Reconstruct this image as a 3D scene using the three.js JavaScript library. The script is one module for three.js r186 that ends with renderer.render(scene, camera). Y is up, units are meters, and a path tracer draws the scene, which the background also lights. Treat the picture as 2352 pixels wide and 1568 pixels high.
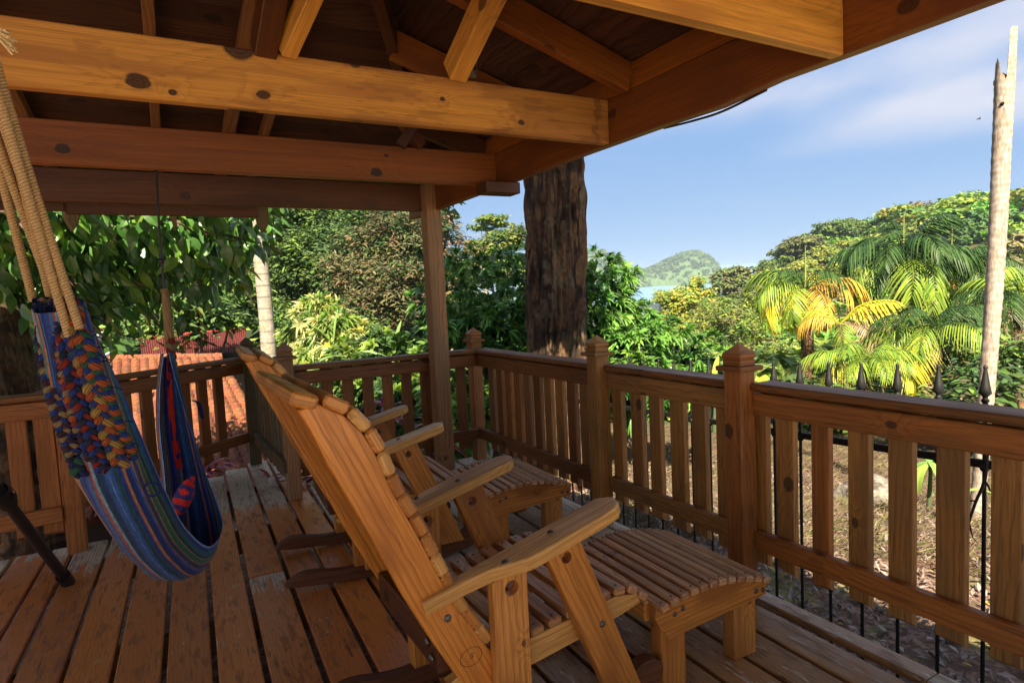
import * as THREE from 'three';
import { mergeGeometries } from 'three/addons/utils/BufferGeometryUtils.js';
import { ImprovedNoise } from 'three/addons/math/ImprovedNoise.js';

// ───────────────────────── camera, sky, sun, exposure ─────────────────────────
const scene = new THREE.Scene();
const W = 1024, H = 682;
const camera = new THREE.PerspectiveCamera(57.9, W / H, 0.05, 20000);
const EYE = 1.4;
camera.position.set(0, EYE, 0);
camera.rotation.set(THREE.MathUtils.degToRad(-4.273), THREE.MathUtils.degToRad(-29.1), THREE.MathUtils.degToRad(-2.717), 'YXZ');
camera.updateMatrixWorld(true);
scene.add(camera);
const renderer = new THREE.WebGLRenderer({ antialias: true });
renderer.setSize(W, H);
renderer.toneMapping = THREE.LinearToneMapping;
renderer.toneMappingExposure = 3.5;
renderer.shadowMap.enabled = true;

const V3 = (x, y, z) => new THREE.Vector3(x, y, z);
const rad = THREE.MathUtils.degToRad, lerp = THREE.MathUtils.lerp, clamp = THREE.MathUtils.clamp, sstep = THREE.MathUtils.smoothstep;
function rng(seed) { let a = seed >>> 0; return () => { a |= 0; a = a + 0x6D2B79F5 | 0; let t = Math.imul(a ^ a >>> 15, 1 | a); t = t + Math.imul(t ^ t >>> 7, 61 | t) ^ t; return ((t ^ t >>> 14) >>> 0) / 4294967296; }; }
const perlin = new ImprovedNoise();
const noise = (x, y = 0, z = 0) => perlin.noise(x + 31.7, y + 11.3, z + 5.1);
const fbm = (x, y, z, o = 4) => { let s = 0, a = .5, f = 1; for (let i = 0; i < o; i++) { s += a * noise(x * f, y * f, z * f + i * 7.3); a *= .5; f *= 2.03; } return s; };

const SUN_AZ = rad(-150), SUN_EL = rad(42);
const sunDir = V3(Math.sin(SUN_AZ) * Math.cos(SUN_EL), Math.sin(SUN_EL), -Math.cos(SUN_AZ) * Math.cos(SUN_EL));
const sun = new THREE.DirectionalLight(0xffeed2, 5);
sun.position.copy(sunDir).multiplyScalar(60); sun.castShadow = true;
sun.shadow.mapSize.set(4096, 4096);
Object.assign(sun.shadow.camera, { left: -30, right: 30, top: 30, bottom: -30, near: 1, far: 150 });
scene.add(sun, sun.target);
{
  const w = 1024, h = 512, d = new Float32Array(w * h * 4);
  for (let j = 0; j < h; j++) for (let i = 0; i < w; i++) {
    const el = ((j + .5) / h - .5) * Math.PI, ph = ((i + .5) / w - .5) * 2 * Math.PI;
    const x = Math.cos(el) * Math.cos(ph), y = Math.sin(el), z = Math.cos(el) * Math.sin(ph), e = Math.max(0, y);
    const t = Math.pow(clamp(e / .62, 0, 1), .62);
    let r = lerp(.44, .07, t), g = lerp(.63, .27, t), b = lerp(.86, .72, t);
    const dp = e + .06, cx = x / dp, cz = z / dp;
    const wx = cx * .42 + .6 * noise(cx * .3, 3.1, cz * .3), wz = cz * .85 + .5 * noise(cx * .3, 9.1, cz * .3);
    const az = Math.atan2(x, -z); let c = .40 + fbm(az * 3 + 2, e * 16 - az * 2.5, 1.7, 5) * 1.5 + fbm(wx, 2.2, wz, 4) * .8 + .3 * fbm(az * 8, e * 70 - az * 8, 3.3, 3);
    const edge = .118 + .155 * Math.cos(az) + .022 * noise(cx * .7, 1, cz * .7) + .01 * noise(cx * 2.2, 4, cz * 2.2);
    c = clamp(c + .12, 0, 1) * sstep(e, edge - .02 - .02 * c, edge + .05) * .95 + .22 * sstep(e, edge - .02, edge + .1);
    c += .05 * sstep(fbm(cx * .5, 5, cz * 1.3, 3), .05, .4) * sstep(e, .03, .12);
    c = clamp(c, 0, .92);
    r = lerp(r, .72, c); g = lerp(g, .74, c); b = lerp(b, .86, c);
    if (y < 0) { const k = clamp(-y * 6, 0, 1); r = lerp(r, .16, k); g = lerp(g, .17, k); b = lerp(b, .10, k); }
    const o = (j * w + i) * 4, S = .300; d[o] = r * S; d[o + 1] = g * S; d[o + 2] = b * S; d[o + 3] = 1;
  }
  const sky = new THREE.DataTexture(d, w, h, THREE.RGBAFormat, THREE.FloatType);
  sky.mapping = THREE.EquirectangularReflectionMapping; sky.magFilter = THREE.LinearFilter; sky.minFilter = THREE.LinearFilter; sky.needsUpdate = true;
  scene.background = sky; scene.environment = sky;
}
scene.fog = new THREE.FogExp2(0xb9cfe6, .00028);

// a point of the place: a direction of view (photo pixels of 2352 x 1568) at a horizontal distance
const FP = 2468 / 1.7415;
function at(px, py, dist) {
  const v = V3((px - 1176) / FP, -(py - 784) / FP, -1).applyQuaternion(camera.quaternion), k = dist / Math.hypot(v.x, v.z);
  return V3(v.x * k, EYE + v.y * k, v.z * k);
}

// ───────────────────────── naming helpers ─────────────────────────
const used = new Map();
function numbered(n) { const k = used.get(n) ?? 0; used.set(n, k + 1); return k ? `${n}_${String(k).padStart(3, '0')}` : n; }
function tag(o, label, category, group, kind) {
  if (label) o.userData.label = label; if (category) o.userData.category = category;
  if (group) o.userData.group = group; if (kind) o.userData.kind = kind; return o;
}
function thing(name, label, category, pos = [0, 0, 0], turn = 0, group, kind) {
  const g = new THREE.Group(); g.name = numbered(name); g.position.set(...pos); g.rotation.y = turn; scene.add(g);
  return tag(g, label, category, group, kind);
}
function part(name, geo, mat, parent, label) {
  const m = new THREE.Mesh(geo, mat); m.name = parent === scene ? numbered(name) : name; m.castShadow = m.receiveShadow = true; parent.add(m);
  if (label) m.userData.label = label; return m;
}
function solo(name, geo, mat, label, category, group, kind) { return tag(part(name, geo, mat, scene), label, category, group, kind); }
function copyThing(src, label, pos, turn, group) {
  const c = src.clone(); c.name = numbered(src.name.replace(/_\d{3}$/, '')); c.userData = { ...src.userData, label }; if (group) c.userData.group = group;
  c.position.set(...pos); c.rotation.y = turn; scene.add(c); return c;
}

// ───────────────────────── textures ─────────────────────────
function pnoise(seed) {            // periodic value noise
  const r = rng(seed), T = new Float32Array(4096); for (let i = 0; i < 4096; i++) T[i] = r();
  const g = (i, j, nx, ny) => T[(((i % nx + nx) % nx) * 131 + ((j % ny + ny) % ny) * 57 + nx * 7 + ny) & 4095];
  return (u, v, nx, ny) => {       // u, v in 0..1
    const x = u * nx, y = v * ny, i = Math.floor(x), j = Math.floor(y); let fx = x - i, fy = y - j; fx = fx * fx * (3 - 2 * fx); fy = fy * fy * (3 - 2 * fy);
    return lerp(lerp(g(i, j, nx, ny), g(i + 1, j, nx, ny), fx), lerp(g(i, j + 1, nx, ny), g(i + 1, j + 1, nx, ny), fx), fy);
  };
}
function dataTex(w, h, fn, srgb = true) {
  const d = new Uint8Array(w * h * 4);
  for (let j = 0; j < h; j++) for (let i = 0; i < w; i++) { const c = fn((i + .5) / w, (j + .5) / h), o = (j * w + i) * 4; d[o] = clamp(c[0], 0, 255); d[o + 1] = clamp(c[1], 0, 255); d[o + 2] = clamp(c[2], 0, 255); d[o + 3] = 255; }
  const t = new THREE.DataTexture(d, w, h); t.wrapS = t.wrapT = THREE.RepeatWrapping; t.magFilter = THREE.LinearFilter; t.minFilter = THREE.LinearMipmapLinearFilter; t.generateMipmaps = true;
  if (srgb) t.colorSpace = THREE.SRGBColorSpace; t.anisotropy = 8; t.needsUpdate = true; return t;
}
const mix3 = (a, b, t) => [a[0] + (b[0] - a[0]) * t, a[1] + (b[1] - a[1]) * t, a[2] + (b[2] - a[2]) * t];
// wood grain, u along the board (LU metres), v across (LV metres)
function woodMaps({ seed, light, dark, patch, patchAmt = .4, rings = 14, warp = 2.2, knots = 3, LU = 2, LV = .5, line = .75, fibre = .25, rough = [.5, .75], cracks = 0, knotR = .016, at2, stain, w = 1024, h = 256 }) {
  const n = pnoise(seed), r = rng(seed * 7 + 1), K = [];
  for (let i = 0; i < knots; i++) K.push([r(), r(), (.6 + r() * .9) * knotR, r()]);
  const f = (u, v) => {
    let q = rings * v + warp * (n(u, v, 3, 3) - .5) * 2 + warp * .35 * (n(u, v, 9, 8) - .5) + .35 * (n(u, v, 30, 20) - .5), kd = 0, ring = 0;
    for (const [ku, kv, kr] of at2 ?? K) {
      let du = (u - ku + 1.5) % 1 - .5, dv = at2 ? v - kv : (v - kv + 1.5) % 1 - .5; du *= LU; dv *= LV;
      const dd = Math.hypot(du * .72, dv) / kr * (.86 + .3 * n(u, v, 40, 24)); q += 2.2 * Math.sign(dv || 1) * Math.exp(-dd * dd / 12) * (dd < 1 ? dd : 1) ; 
      if (dd < 1.25) { kd = Math.max(kd, sstep(1.25 - dd, 0, .35)); ring = .5 + .5 * Math.sin(dd * 14 + n(u, v, 60, 40) * 3); }
    }
    const t = q - Math.floor(q), late = Math.pow(t, 3.2) * (1 - sstep(t, .9, 1));
    const fib = n(u, v, 14, 200) * .34 + n(u, v, 46, 256) * .3 + n(u, v, 5, 84) * .36;
    let cr = 0; if (cracks) { const c = n(u, v, 10, 90) * .6 + n(u, v, 24, 128) * .4; cr = sstep(c, .74, .82) * cracks; }
    return { late, fib, kd, ring, cr, p: n(u, v, 5, 4) * .6 + n(u, v, 13, 9) * .4 };
  };
  const map = dataTex(w, h, (u, v) => {
    const s = f(u, v); let c = mix3(light, dark, clamp(s.late * line + (s.fib - .5) * fibre + .12, 0, 1));
    if (patch) c = mix3(c, patch, sstep(s.p, .45, .75) * patchAmt);
    const b = .93 + .14 * n(u, v, 4, 2); c = c.map((x) => x * b);
    if (stain) { const q = stain(u, v, n); c = mix3(c, [c[0] * .62, c[1] * .55, c[2] * .58], q); } c = mix3(c, [dark[0] * .42, dark[1] * .36, dark[2] * .36], s.kd * ((at2 ? .78 : .5) + .16 * s.ring)); c = mix3(c, [dark[0] * .3, dark[1] * .3, dark[2] * .3], s.cr);
    return c;
  });
  const rm = dataTex(w / 2, h / 2, (u, v) => { const s = f(u, v), k = 255 * lerp(rough[0], rough[1], clamp(s.p * 1.1 + (s.fib - .5) * .5, 0, 1)); return [k, k, k]; }, false);
  const bm = dataTex(w, h, (u, v) => { const s = f(u, v), k = 255 * clamp(.55 - s.late * .3 + (s.fib - .5) * .35 - s.cr * .5 - s.kd * .1, 0, 1); return [k, k, k]; }, false);
  for (const t of [map, rm, bm]) t.repeat.set(1 / LU, 1 / LV);
  return { map, rm, bm };
}
function woodMat(o, tint = 0xffffff, extra = {}) {
  const m = o.maps ?? (o.maps = woodMaps(o));
  return new THREE.MeshStandardMaterial({ map: m.map, roughnessMap: m.rm, bumpMap: m.bm, bumpScale: o.bump ?? .0012, roughness: 1, metalness: 0, color: tint, ...extra });
}
const Wd = {
  beam: { seed: 11, light: [216, 150, 62], dark: [132, 82, 26], patch: [170, 108, 44], patchAmt: .8, rings: 15, warp: 1.1, knots: 3, LU: 2.6, LV: .5, knotR: .024, rough: [.34, .6], fibre: .85, line: .30 },
  rail: { seed: 23, light: [174, 120, 56], dark: [84, 56, 22], patch: [122, 90, 48], patchAmt: .5, fibre: .8, line: .42, rings: 18, warp: 1.2, knots: 2, LU: 1.8, LV: .45, rough: [.45, .75], cracks: .35 },
  chair: { seed: 37, light: [222, 168, 92], dark: [124, 80, 34], patch: [164, 114, 56], patchAmt: .85, rings: 18, warp: 1.0, knots: 2, LU: 1.5, LV: .4, rough: [.26, .58], fibre: .95, line: .46, knotR: .009 },
  slat: { seed: 41, light: [212, 166, 118], dark: [122, 84, 50], patch: [164, 136, 106], patchAmt: .6, rings: 20, warp: 1, knots: 2, LU: 1.4, LV: .4, rough: [.35, .6], fibre: .9, knotR: .01 },
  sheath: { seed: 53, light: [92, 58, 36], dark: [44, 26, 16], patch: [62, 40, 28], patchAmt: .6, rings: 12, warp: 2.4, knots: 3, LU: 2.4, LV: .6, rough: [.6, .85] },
  post: { seed: 61, light: [168, 122, 78], dark: [96, 64, 38], patch: [124, 102, 72], patchAmt: .5, rings: 15, warp: 1.4, knots: 1, LU: 2.4, LV: .4, rough: [.55, .8], cracks: .2 },
  moss: { seed: 67, light: [126, 106, 74], dark: [74, 60, 40], patch: [92, 92, 60], patchAmt: .7, rings: 15, warp: 2, knots: 1, LU: 1.6, LV: .4, rough: [.6, .9], cracks: .5 },
};
const frontKnots = [[-.022, 2.134, .023], [.286, 2.279, .032], [.353, 2.134, .015], [.684, 2.284, .014], [1.029, 2.195, .008], [1.391, 2.136, .011], [.074, 2.11, .009], [-.9, 2.2, .02], [-1.8, 2.15, .025]].map(([x, y, r]) => [(x + 3) / 4.866, (y - 2.083) / .2, r]);
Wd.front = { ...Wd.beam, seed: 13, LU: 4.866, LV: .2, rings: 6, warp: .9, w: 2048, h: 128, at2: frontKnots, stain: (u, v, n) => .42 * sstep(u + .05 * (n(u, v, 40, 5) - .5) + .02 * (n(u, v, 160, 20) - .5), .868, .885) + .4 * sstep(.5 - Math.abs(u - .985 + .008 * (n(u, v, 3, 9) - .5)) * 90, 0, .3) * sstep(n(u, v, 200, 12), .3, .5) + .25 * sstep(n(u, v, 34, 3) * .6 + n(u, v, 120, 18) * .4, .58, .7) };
const midKnots = [[-.349, 2.154, .020], [1.097, 2.127, .022], [1.161, 2.226, .008], [-1.4, 2.2, .02]].map(([x, y, r]) => [(x + 3) / 4.866, (y - 2.083) / .2, r]);
Wd.mid = { ...Wd.beam, seed: 17, LU: 4.866, LV: .2, rings: 7, warp: 1, w: 2048, h: 128, at2: midKnots };
const M = {
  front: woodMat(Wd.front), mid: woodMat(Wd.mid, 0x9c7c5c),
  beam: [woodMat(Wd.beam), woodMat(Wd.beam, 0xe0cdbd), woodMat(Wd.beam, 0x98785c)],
  cap: woodMat(Wd.rail, 0xc8b8a4), beamDark: woodMat(Wd.beam, 0x6a5440), beamMid: woodMat(Wd.beam, 0xb09068),  // darker beam tints carry the fall-off of light under the roof
  rail: [woodMat(Wd.rail), woodMat(Wd.rail, 0xe6d0bc), woodMat(Wd.rail, 0xffe2c4), woodMat(Wd.rail, 0xc9b49e)],
  chair: [woodMat(Wd.chair), woodMat(Wd.chair, 0xf2dcc4), woodMat(Wd.chair, 0xe6c9a4)],
  stile: woodMat(Wd.chair, 0xffd9a0),
  slat: [woodMat(Wd.slat), woodMat(Wd.slat, 0xe8d6c2), woodMat(Wd.slat, 0xffeedd)],
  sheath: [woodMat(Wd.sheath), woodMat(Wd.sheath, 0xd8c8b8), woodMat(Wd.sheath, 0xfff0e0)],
  post: [woodMat(Wd.post), woodMat(Wd.post, 0xe6d8c6)],
  moss: [woodMat(Wd.moss), woodMat(Wd.moss, 0xd9d2c2)],
  bolt: new THREE.MeshStandardMaterial({ color: 0x6a625a, metalness: .85, roughness: .42 }),
  iron: new THREE.MeshStandardMaterial({ color: new THREE.Color().setRGB(.006, .007, .006), metalness: 0, roughness: .6 }),
  black: new THREE.MeshStandardMaterial({ color: new THREE.Color().setRGB(.02, .02, .022), roughness: .45 }),
};
// deck boards: red-brown paint, worn to grey at the outer end and in patches
function deckTex(seed, greyEnd, redBase, wear) {
  const n = pnoise(seed), LU = 4.2, maps = {};
  const f = (u, v) => {
    const x = u * LU;
    const edge = greyEnd + .22 * (n(u, v, 16, 6) - .5) + .20 * (n(u, v, 40, 22) - .5) + .10 * (n(u, v, 110, 40) - .5);
    let grey = sstep(edge - x, -.02, .03);
    const wr = n(u, v, 22, 5) * .5 + n(u, v, 70, 14) * .3 + n(u, v, 190, 30) * .2; grey = Math.max(grey, sstep(wr, wear, wear + .05));
    const q = 10 * v + 3.2 * (n(u, v, 6, 2) - .5) + (n(u, v, 18, 5) - .5), t = q - Math.floor(q), late = Math.pow(t, 3) * (1 - sstep(t, .9, 1));
    const fib = n(u, v, 220, 110) * .6 + n(u, v, 90, 60) * .4, scr = sstep(n(u, v, 46, 64) * .55 + n(u, v, 90, 100) * .45, .76, .82), dirt = sstep(n(u, v, 50, 6) * .6 + n(u, v, 80, 20) * .4, .58, .76);
    return { grey, late, fib, scr, dirt, big: n(u, v, 8, 2) };
  };
  maps.map = dataTex(2048, 128, (u, v) => {
    const s = f(u, v); let red = mix3(redBase, [redBase[0] * .82, redBase[1] * .72, redBase[2] * .68], s.late * .5 + (s.fib - .5) * .5 + s.big * .4);
    let gr = mix3([206, 192, 170], [134, 118, 100], clamp(s.late * .8 + (s.fib - .5) * .8 + s.big * .3, 0, 1));
    let c = mix3(red, gr, s.grey * .92); c = mix3(c, [54, 38, 30], s.scr * .75); c = mix3(c, [74, 54, 42], s.dirt * .26); return c;
  });
  maps.rm = dataTex(1024, 64, (u, v) => { const s = f(u, v), k = 255 * clamp(.36 + .16 * s.grey + .22 * (s.fib - .5) + .2 * s.dirt, .2, 1); return [k, k, k]; }, false);
  maps.bm = dataTex(2048, 128, (u, v) => { const s = f(u, v), k = 255 * clamp(.6 - s.grey * .12 - s.late * .18 * (.4 + s.grey) + (s.fib - .5) * .22 - s.scr * .35, 0, 1); return [k, k, k]; }, false);
  for (const k in maps) maps[k].repeat.set(1 / LU, 1 / .18);
  return new THREE.MeshStandardMaterial({ map: maps.map, roughnessMap: maps.rm, bumpMap: maps.bm, bumpScale: .0016, roughness: 1 });
}
M.deck = [deckTex(101, 1.2, [200, 124, 60], .78), deckTex(102, 1.42, [194, 122, 62], .76), deckTex(103, 1.05, [208, 130, 60], .77)];
M.deckGrey = [deckTex(105, 3.2, [176, 136, 88], .66), deckTex(106, 2.4, [168, 132, 88], .62)];

// ───────────────────────── board geometry ─────────────────────────
const rb = rng(5);
// chamfered box, length along X, width along Y, thickness along Z, uv in metres
function boxGeo(L, Wy, Tz, bev = .004, uo = rb() * 7, vo = rb() * 3) {
  const hx = L / 2, hy = Wy / 2, hz = Tz / 2, b = Math.min(bev, hx * .4, hy * .4, hz * .4), P = [], N = [], UV = [];
  const c = (sx, sy, sz, k) => [sx * (hx - (k === 0 ? 0 : b)), sy * (hy - (k === 1 ? 0 : b)), sz * (hz - (k === 2 ? 0 : b))];
  const A = V3(), B = V3(), C = V3(), n = V3();
  const tri = (p, q, r) => {
    A.set(...p); B.set(...q); C.set(...r); n.copy(B).sub(A).cross(C.clone().sub(A)).normalize();
    if (n.dot(A.clone().add(B).add(C)) < 0) { [q, r] = [r, q]; n.negate(); }
    const ax = Math.abs(n.x), ay = Math.abs(n.y), az = Math.abs(n.z);
    for (const v of [p, q, r]) { P.push(...v); N.push(n.x, n.y, n.z); UV.push(ax > .8 ? v[2] * .6 + uo : v[0] + uo, ax > .8 ? v[1] + vo : ay > az ? v[2] + hy + vo : v[1] + vo); }
  };
  const quad = (a, b2, c2, d) => { tri(a, b2, c2); tri(a, c2, d); };
  for (const s of [-1, 1]) {
    quad(c(s, -1, -1, 0), c(s, 1, -1, 0), c(s, 1, 1, 0), c(s, -1, 1, 0));
    quad(c(-1, s, -1, 1), c(1, s, -1, 1), c(1, s, 1, 1), c(-1, s, 1, 1));
    quad(c(-1, -1, s, 2), c(1, -1, s, 2), c(1, 1, s, 2), c(-1, 1, s, 2));
  }
  for (const s of [-1, 1]) for (const t of [-1, 1]) {
    quad(c(-1, s, t, 1), c(1, s, t, 1), c(1, s, t, 2), c(-1, s, t, 2));
    quad(c(s, -1, t, 0), c(s, 1, t, 0), c(s, 1, t, 2), c(s, -1, t, 2));
    quad(c(s, t, -1, 0), c(s, t, 1, 0), c(s, t, 1, 1), c(s, t, -1, 1));
    for (const r of [-1, 1]) tri(c(s, t, r, 0), c(s, t, r, 1), c(s, t, r, 2));
  }
  const g = new THREE.BufferGeometry();
  g.setAttribute('position', new THREE.Float32BufferAttribute(P, 3)); g.setAttribute('normal', new THREE.Float32BufferAttribute(N, 3)); g.setAttribute('uv', new THREE.Float32BufferAttribute(UV, 2));
  return g;
}
function alongMatrix(p0, p1, up) {
  const a = V3(...p0), b = V3(...p1), x = b.clone().sub(a).normalize(), z = V3().crossVectors(x, V3(...up)).normalize(), y = V3().crossVectors(z, x);
  return new THREE.Matrix4().makeBasis(x, y, z).setPosition(a.add(b).multiplyScalar(.5));
}
const span = (p0, p1) => Math.hypot(p1[0] - p0[0], p1[1] - p0[1], p1[2] - p0[2]);
// a board from p0 to p1; Wy is its size along `up`, Tz across
const boardGeo = (p0, p1, Wy, Tz, up = [0, 1, 0], bev = .004, uo, vo) => boxGeo(span(p0, p1), Wy, Tz, bev, uo, vo).applyMatrix4(alongMatrix(p0, p1, up));
const board = (name, mat, parent, p0, p1, Wy, Tz, up, bev, uo, vo) => part(name, boardGeo(p0, p1, Wy, Tz, up, bev, uo, vo), Array.isArray(mat) ? mat[Math.floor(rb() * mat.length)] : mat, parent);
const box = (cx, cy, cz, w, h, d, bev = .003) => boxGeo(w, h, d, bev).applyMatrix4(new THREE.Matrix4().makeTranslation(cx, cy, cz));
// extruded outline in the XY plane, centred in Z, uv in metres along direction ang
function extrude(pts, depth, { bev = .004, ang = 0, holes = [], curve = false, uo = rb() * 5, vo = rb() * 2, steps = 1 } = {}) {
  const s = new THREE.Shape();
  if (curve) { s.moveTo(...pts[0]); s.splineThru(pts.slice(1).map((p) => new THREE.Vector2(...p))); } else s.setFromPoints(pts.map((p) => new THREE.Vector2(...p)));
  for (const [x, y, r] of holes) { const h = new THREE.Path(); h.absarc(x, y, r, 0, Math.PI * 2, true); s.holes.push(h); }
  const g = new THREE.ExtrudeGeometry(s, { depth: depth - 2 * bev, bevelEnabled: true, bevelThickness: bev, bevelSize: bev, bevelOffset: -bev, bevelSegments: 2, curveSegments: 10, steps });
  g.translate(0, 0, -(depth - 2 * bev) / 2); return planarUV(g, ang, uo, vo);
}
function planarUV(g, ang = 0, uo = 0, vo = 0) {
  const p = g.attributes.position, n = g.attributes.normal, uv = new Float32Array(p.count * 2), c = Math.cos(ang), s = Math.sin(ang);
  for (let i = 0; i < p.count; i++) { const x = p.getX(i), y = p.getY(i), z = p.getZ(i), front = Math.abs(n.getZ(i)) > .6; uv[2 * i] = x * c + y * s + uo; uv[2 * i + 1] = (front ? -x * s + y * c : z + .3) + vo; }
  g.setAttribute('uv', new THREE.BufferAttribute(uv, 2)); return g;
}
function tube(pts, r, seg = 24, rs = 6, closed = false) { return new THREE.TubeGeometry(new THREE.CatmullRomCurve3(pts.map((p) => p.isVector3 ? p : V3(...p)), closed, 'centripetal'), seg, r, rs, closed); }
function taperTube(pts, r0, r1, seg = 12, rs = 7) {
  const g = tube(pts, 1, seg, rs), c = new THREE.CatmullRomCurve3(pts.map((p) => p.isVector3 ? p : V3(...p)), false, 'centripetal'), p = g.attributes.position;
  for (let i = 0; i <= seg; i++) { const q = c.getPointAt(i / seg), r = lerp(r0, r1, i / seg); for (let j = 0; j <= rs; j++) { const k = i * (rs + 1) + j; p.setXYZ(k, q.x + (p.getX(k) - q.x) * r, q.y + (p.getY(k) - q.y) * r, q.z + (p.getZ(k) - q.z) * r); } }
  return g;
}
// ───────────────────────── deck ─────────────────────────
const deck = tag(new THREE.Group(), null, null, null, 'structure'); deck.name = 'deck_floor'; scene.add(deck);
{
  const k = .03, X = [-1.86, -1.68, -1.5, -1.32, -1.14, -.955, -.776, -.651, -.474, -.299, -.121, .059, .233, .427, .604, .78, .957, 1.134, 1.31, 1.487, 1.66, 1.84, 2.02, 2.195, 2.3];
  const r = rng(77);
  const endZ = (x) => x < -.56 ? -4.55 + .03 * (r() - .5) : x < .70 ? -5.22 - .8 * (x + .45) + .05 * (r() - .5) : -4.86 + .05 * (r() - .5);
  for (let i = 0; i < X.length - 1; i++) {
    const last = i === X.length - 2, g = .019 + .008 * r(), x0 = X[i] + g / 2, x1 = X[i + 1] - g / 2, kk = last ? 0 : k, xc = (x0 + x1) / 2, w = x1 - x0;
    const ze = endZ(xc), zn = 2.6, grey = xc > 1.0 && r() < .85 || xc > 1.4;
    const xa = (z) => xc + kk * (-z - 2.625);
    const yj = -.0175 + .003 * (r() - .5);
    // uv: u = 0 at the outer end, v = 0..0.18 across the board
    const make = (za, zb, mat, uo) => { const L = zb - za; board('plank', mat, deck, [xa(za), yj, za], [xa(zb), yj, zb], w, .035, [1, 0, 0], .005, L / 2 + uo, .09); };
    const mat = grey ? M.deckGrey[i % 2] : M.deck[i % 3];
    if (i === 12) { make(ze, -3.42, mat, 0); make(-3.405, zn, M.deck[1], 1.3); }          // one board is pieced together
    else if (last) { make(ze, -1.12, M.deckGrey[1], .2); make(-1.115, zn, M.deckGrey[0], .9); }
    else make(ze, zn, mat, xc < -.55 ? 1.0 : grey ? r() : 0);
  }
  for (const z of [-4.3, -3.1, -1.9, -.7, .6, 1.9]) board('floor_joist', M.moss[0], deck, [-1.8, -.112, z], [2.26, -.112, z], .15, .045);
  for (const [x, z] of [[-1.6, -4.2], [2.2, -4.3], [2.2, -1.9], [2.2, .6], [.6, -4.3], [.6, -1.9], [-1.6, -1.9]]) board('floor_pier', M.moss[1], deck, [x, -1.6, z], [x, -.19, z], .12, .12, [1, 0, 0]);
}
// ───────────────────────── railings ─────────────────────────
const capGeo = (() => {
  const a = .0475, g = [box(0, 1.031, 0, .146, .022, .146, .008), box(0, 1.056, 0, .098, .026, .098, .003), box(0, 1.07, 0, .086, .01, .086, .002), box(0, 1.086, 0, .104, .024, .104, .004)];
  const c = new THREE.ConeGeometry(.071, .046, 4).toNonIndexed(); c.rotateY(Math.PI / 4); c.translate(0, 1.12, 0); planarUV(c, 0, .3, .1); g.push(c);
  return mergeGeometries(g.map((q) => { const n = q.index ? q.toNonIndexed() : q; return n; }));
})();
function railPost(parent, x, z, mats, base = 0) {
  const p = board('post', mats, parent, [x, base, z], [x, 1.022, z], .095, .095, [0, 0, 1], .005);
  const c = part('post_cap', capGeo, p.material, p); c.position.set(x, 0, z); return p;
}
// rails along p0 -> p1 (inner faces, [x, z]); s = side of the outer face (+1: to the right of the direction)
function railRun(parent, p0, p1, mats, { bal = [], side = 1, yo = 0, capOver = .02, balMats = mats } = {}) {
  const L = Math.hypot(p1[0] - p0[0], p1[1] - p0[1]), dx = (p1[0] - p0[0]) / L, dz = (p1[1] - p0[1]) / L, nx = -dz * side, nz = dx * side;
  const P = (t, o, y) => [p0[0] + dx * t + nx * o, y + yo, p0[1] + dz * t + nz * o];
  board('handrail', M.cap, parent, P(-.001, .055, .9475), P(L + .001, .055, .9475), .035, .142, [0, 1, 0], .009);
  board('top_rail', mats, parent, P(0, .019, .872), P(L, .019, .872), .097, .038);
  board('bottom_rail', mats, parent, P(0, .019, .25), P(L, .019, .25), .088, .038);
  for (const [t, w = .082] of bal) {
    // baluster with a bevelled foot, nailed to the outer faces of the rails
    const g = extrude([[-w / 2, .928], [-w / 2, .115 + .02 * rb()], [w / 2, .115 + .02 * rb()], [w / 2, .928]].map(([x, y]) => [x, y]), .036, { bev: .004, ang: Math.PI / 2 });
    const q = g.attributes.position; for (let i = 0; i < q.count; i++) if (q.getY(i) < .2 && q.getZ(i) > 0) q.setY(i, q.getY(i) + .018);
    const c = P(t, .0575, 0); g.applyMatrix4(new THREE.Matrix4().makeBasis(V3(dx, 0, dz), V3(0, 1, 0), V3(dx, 0, dz).cross(V3(0, 1, 0))).setPosition(c[0], yo, c[2]));
    part('baluster', g, balMats[Math.floor(rb() * balMats.length)], parent);
  }
}
const fromZ = (z0, list) => list.map((a) => Array.isArray(a) ? [z0 !== null ? a[0] - z0 : a[0], a[1]] : [a - z0]);
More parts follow.
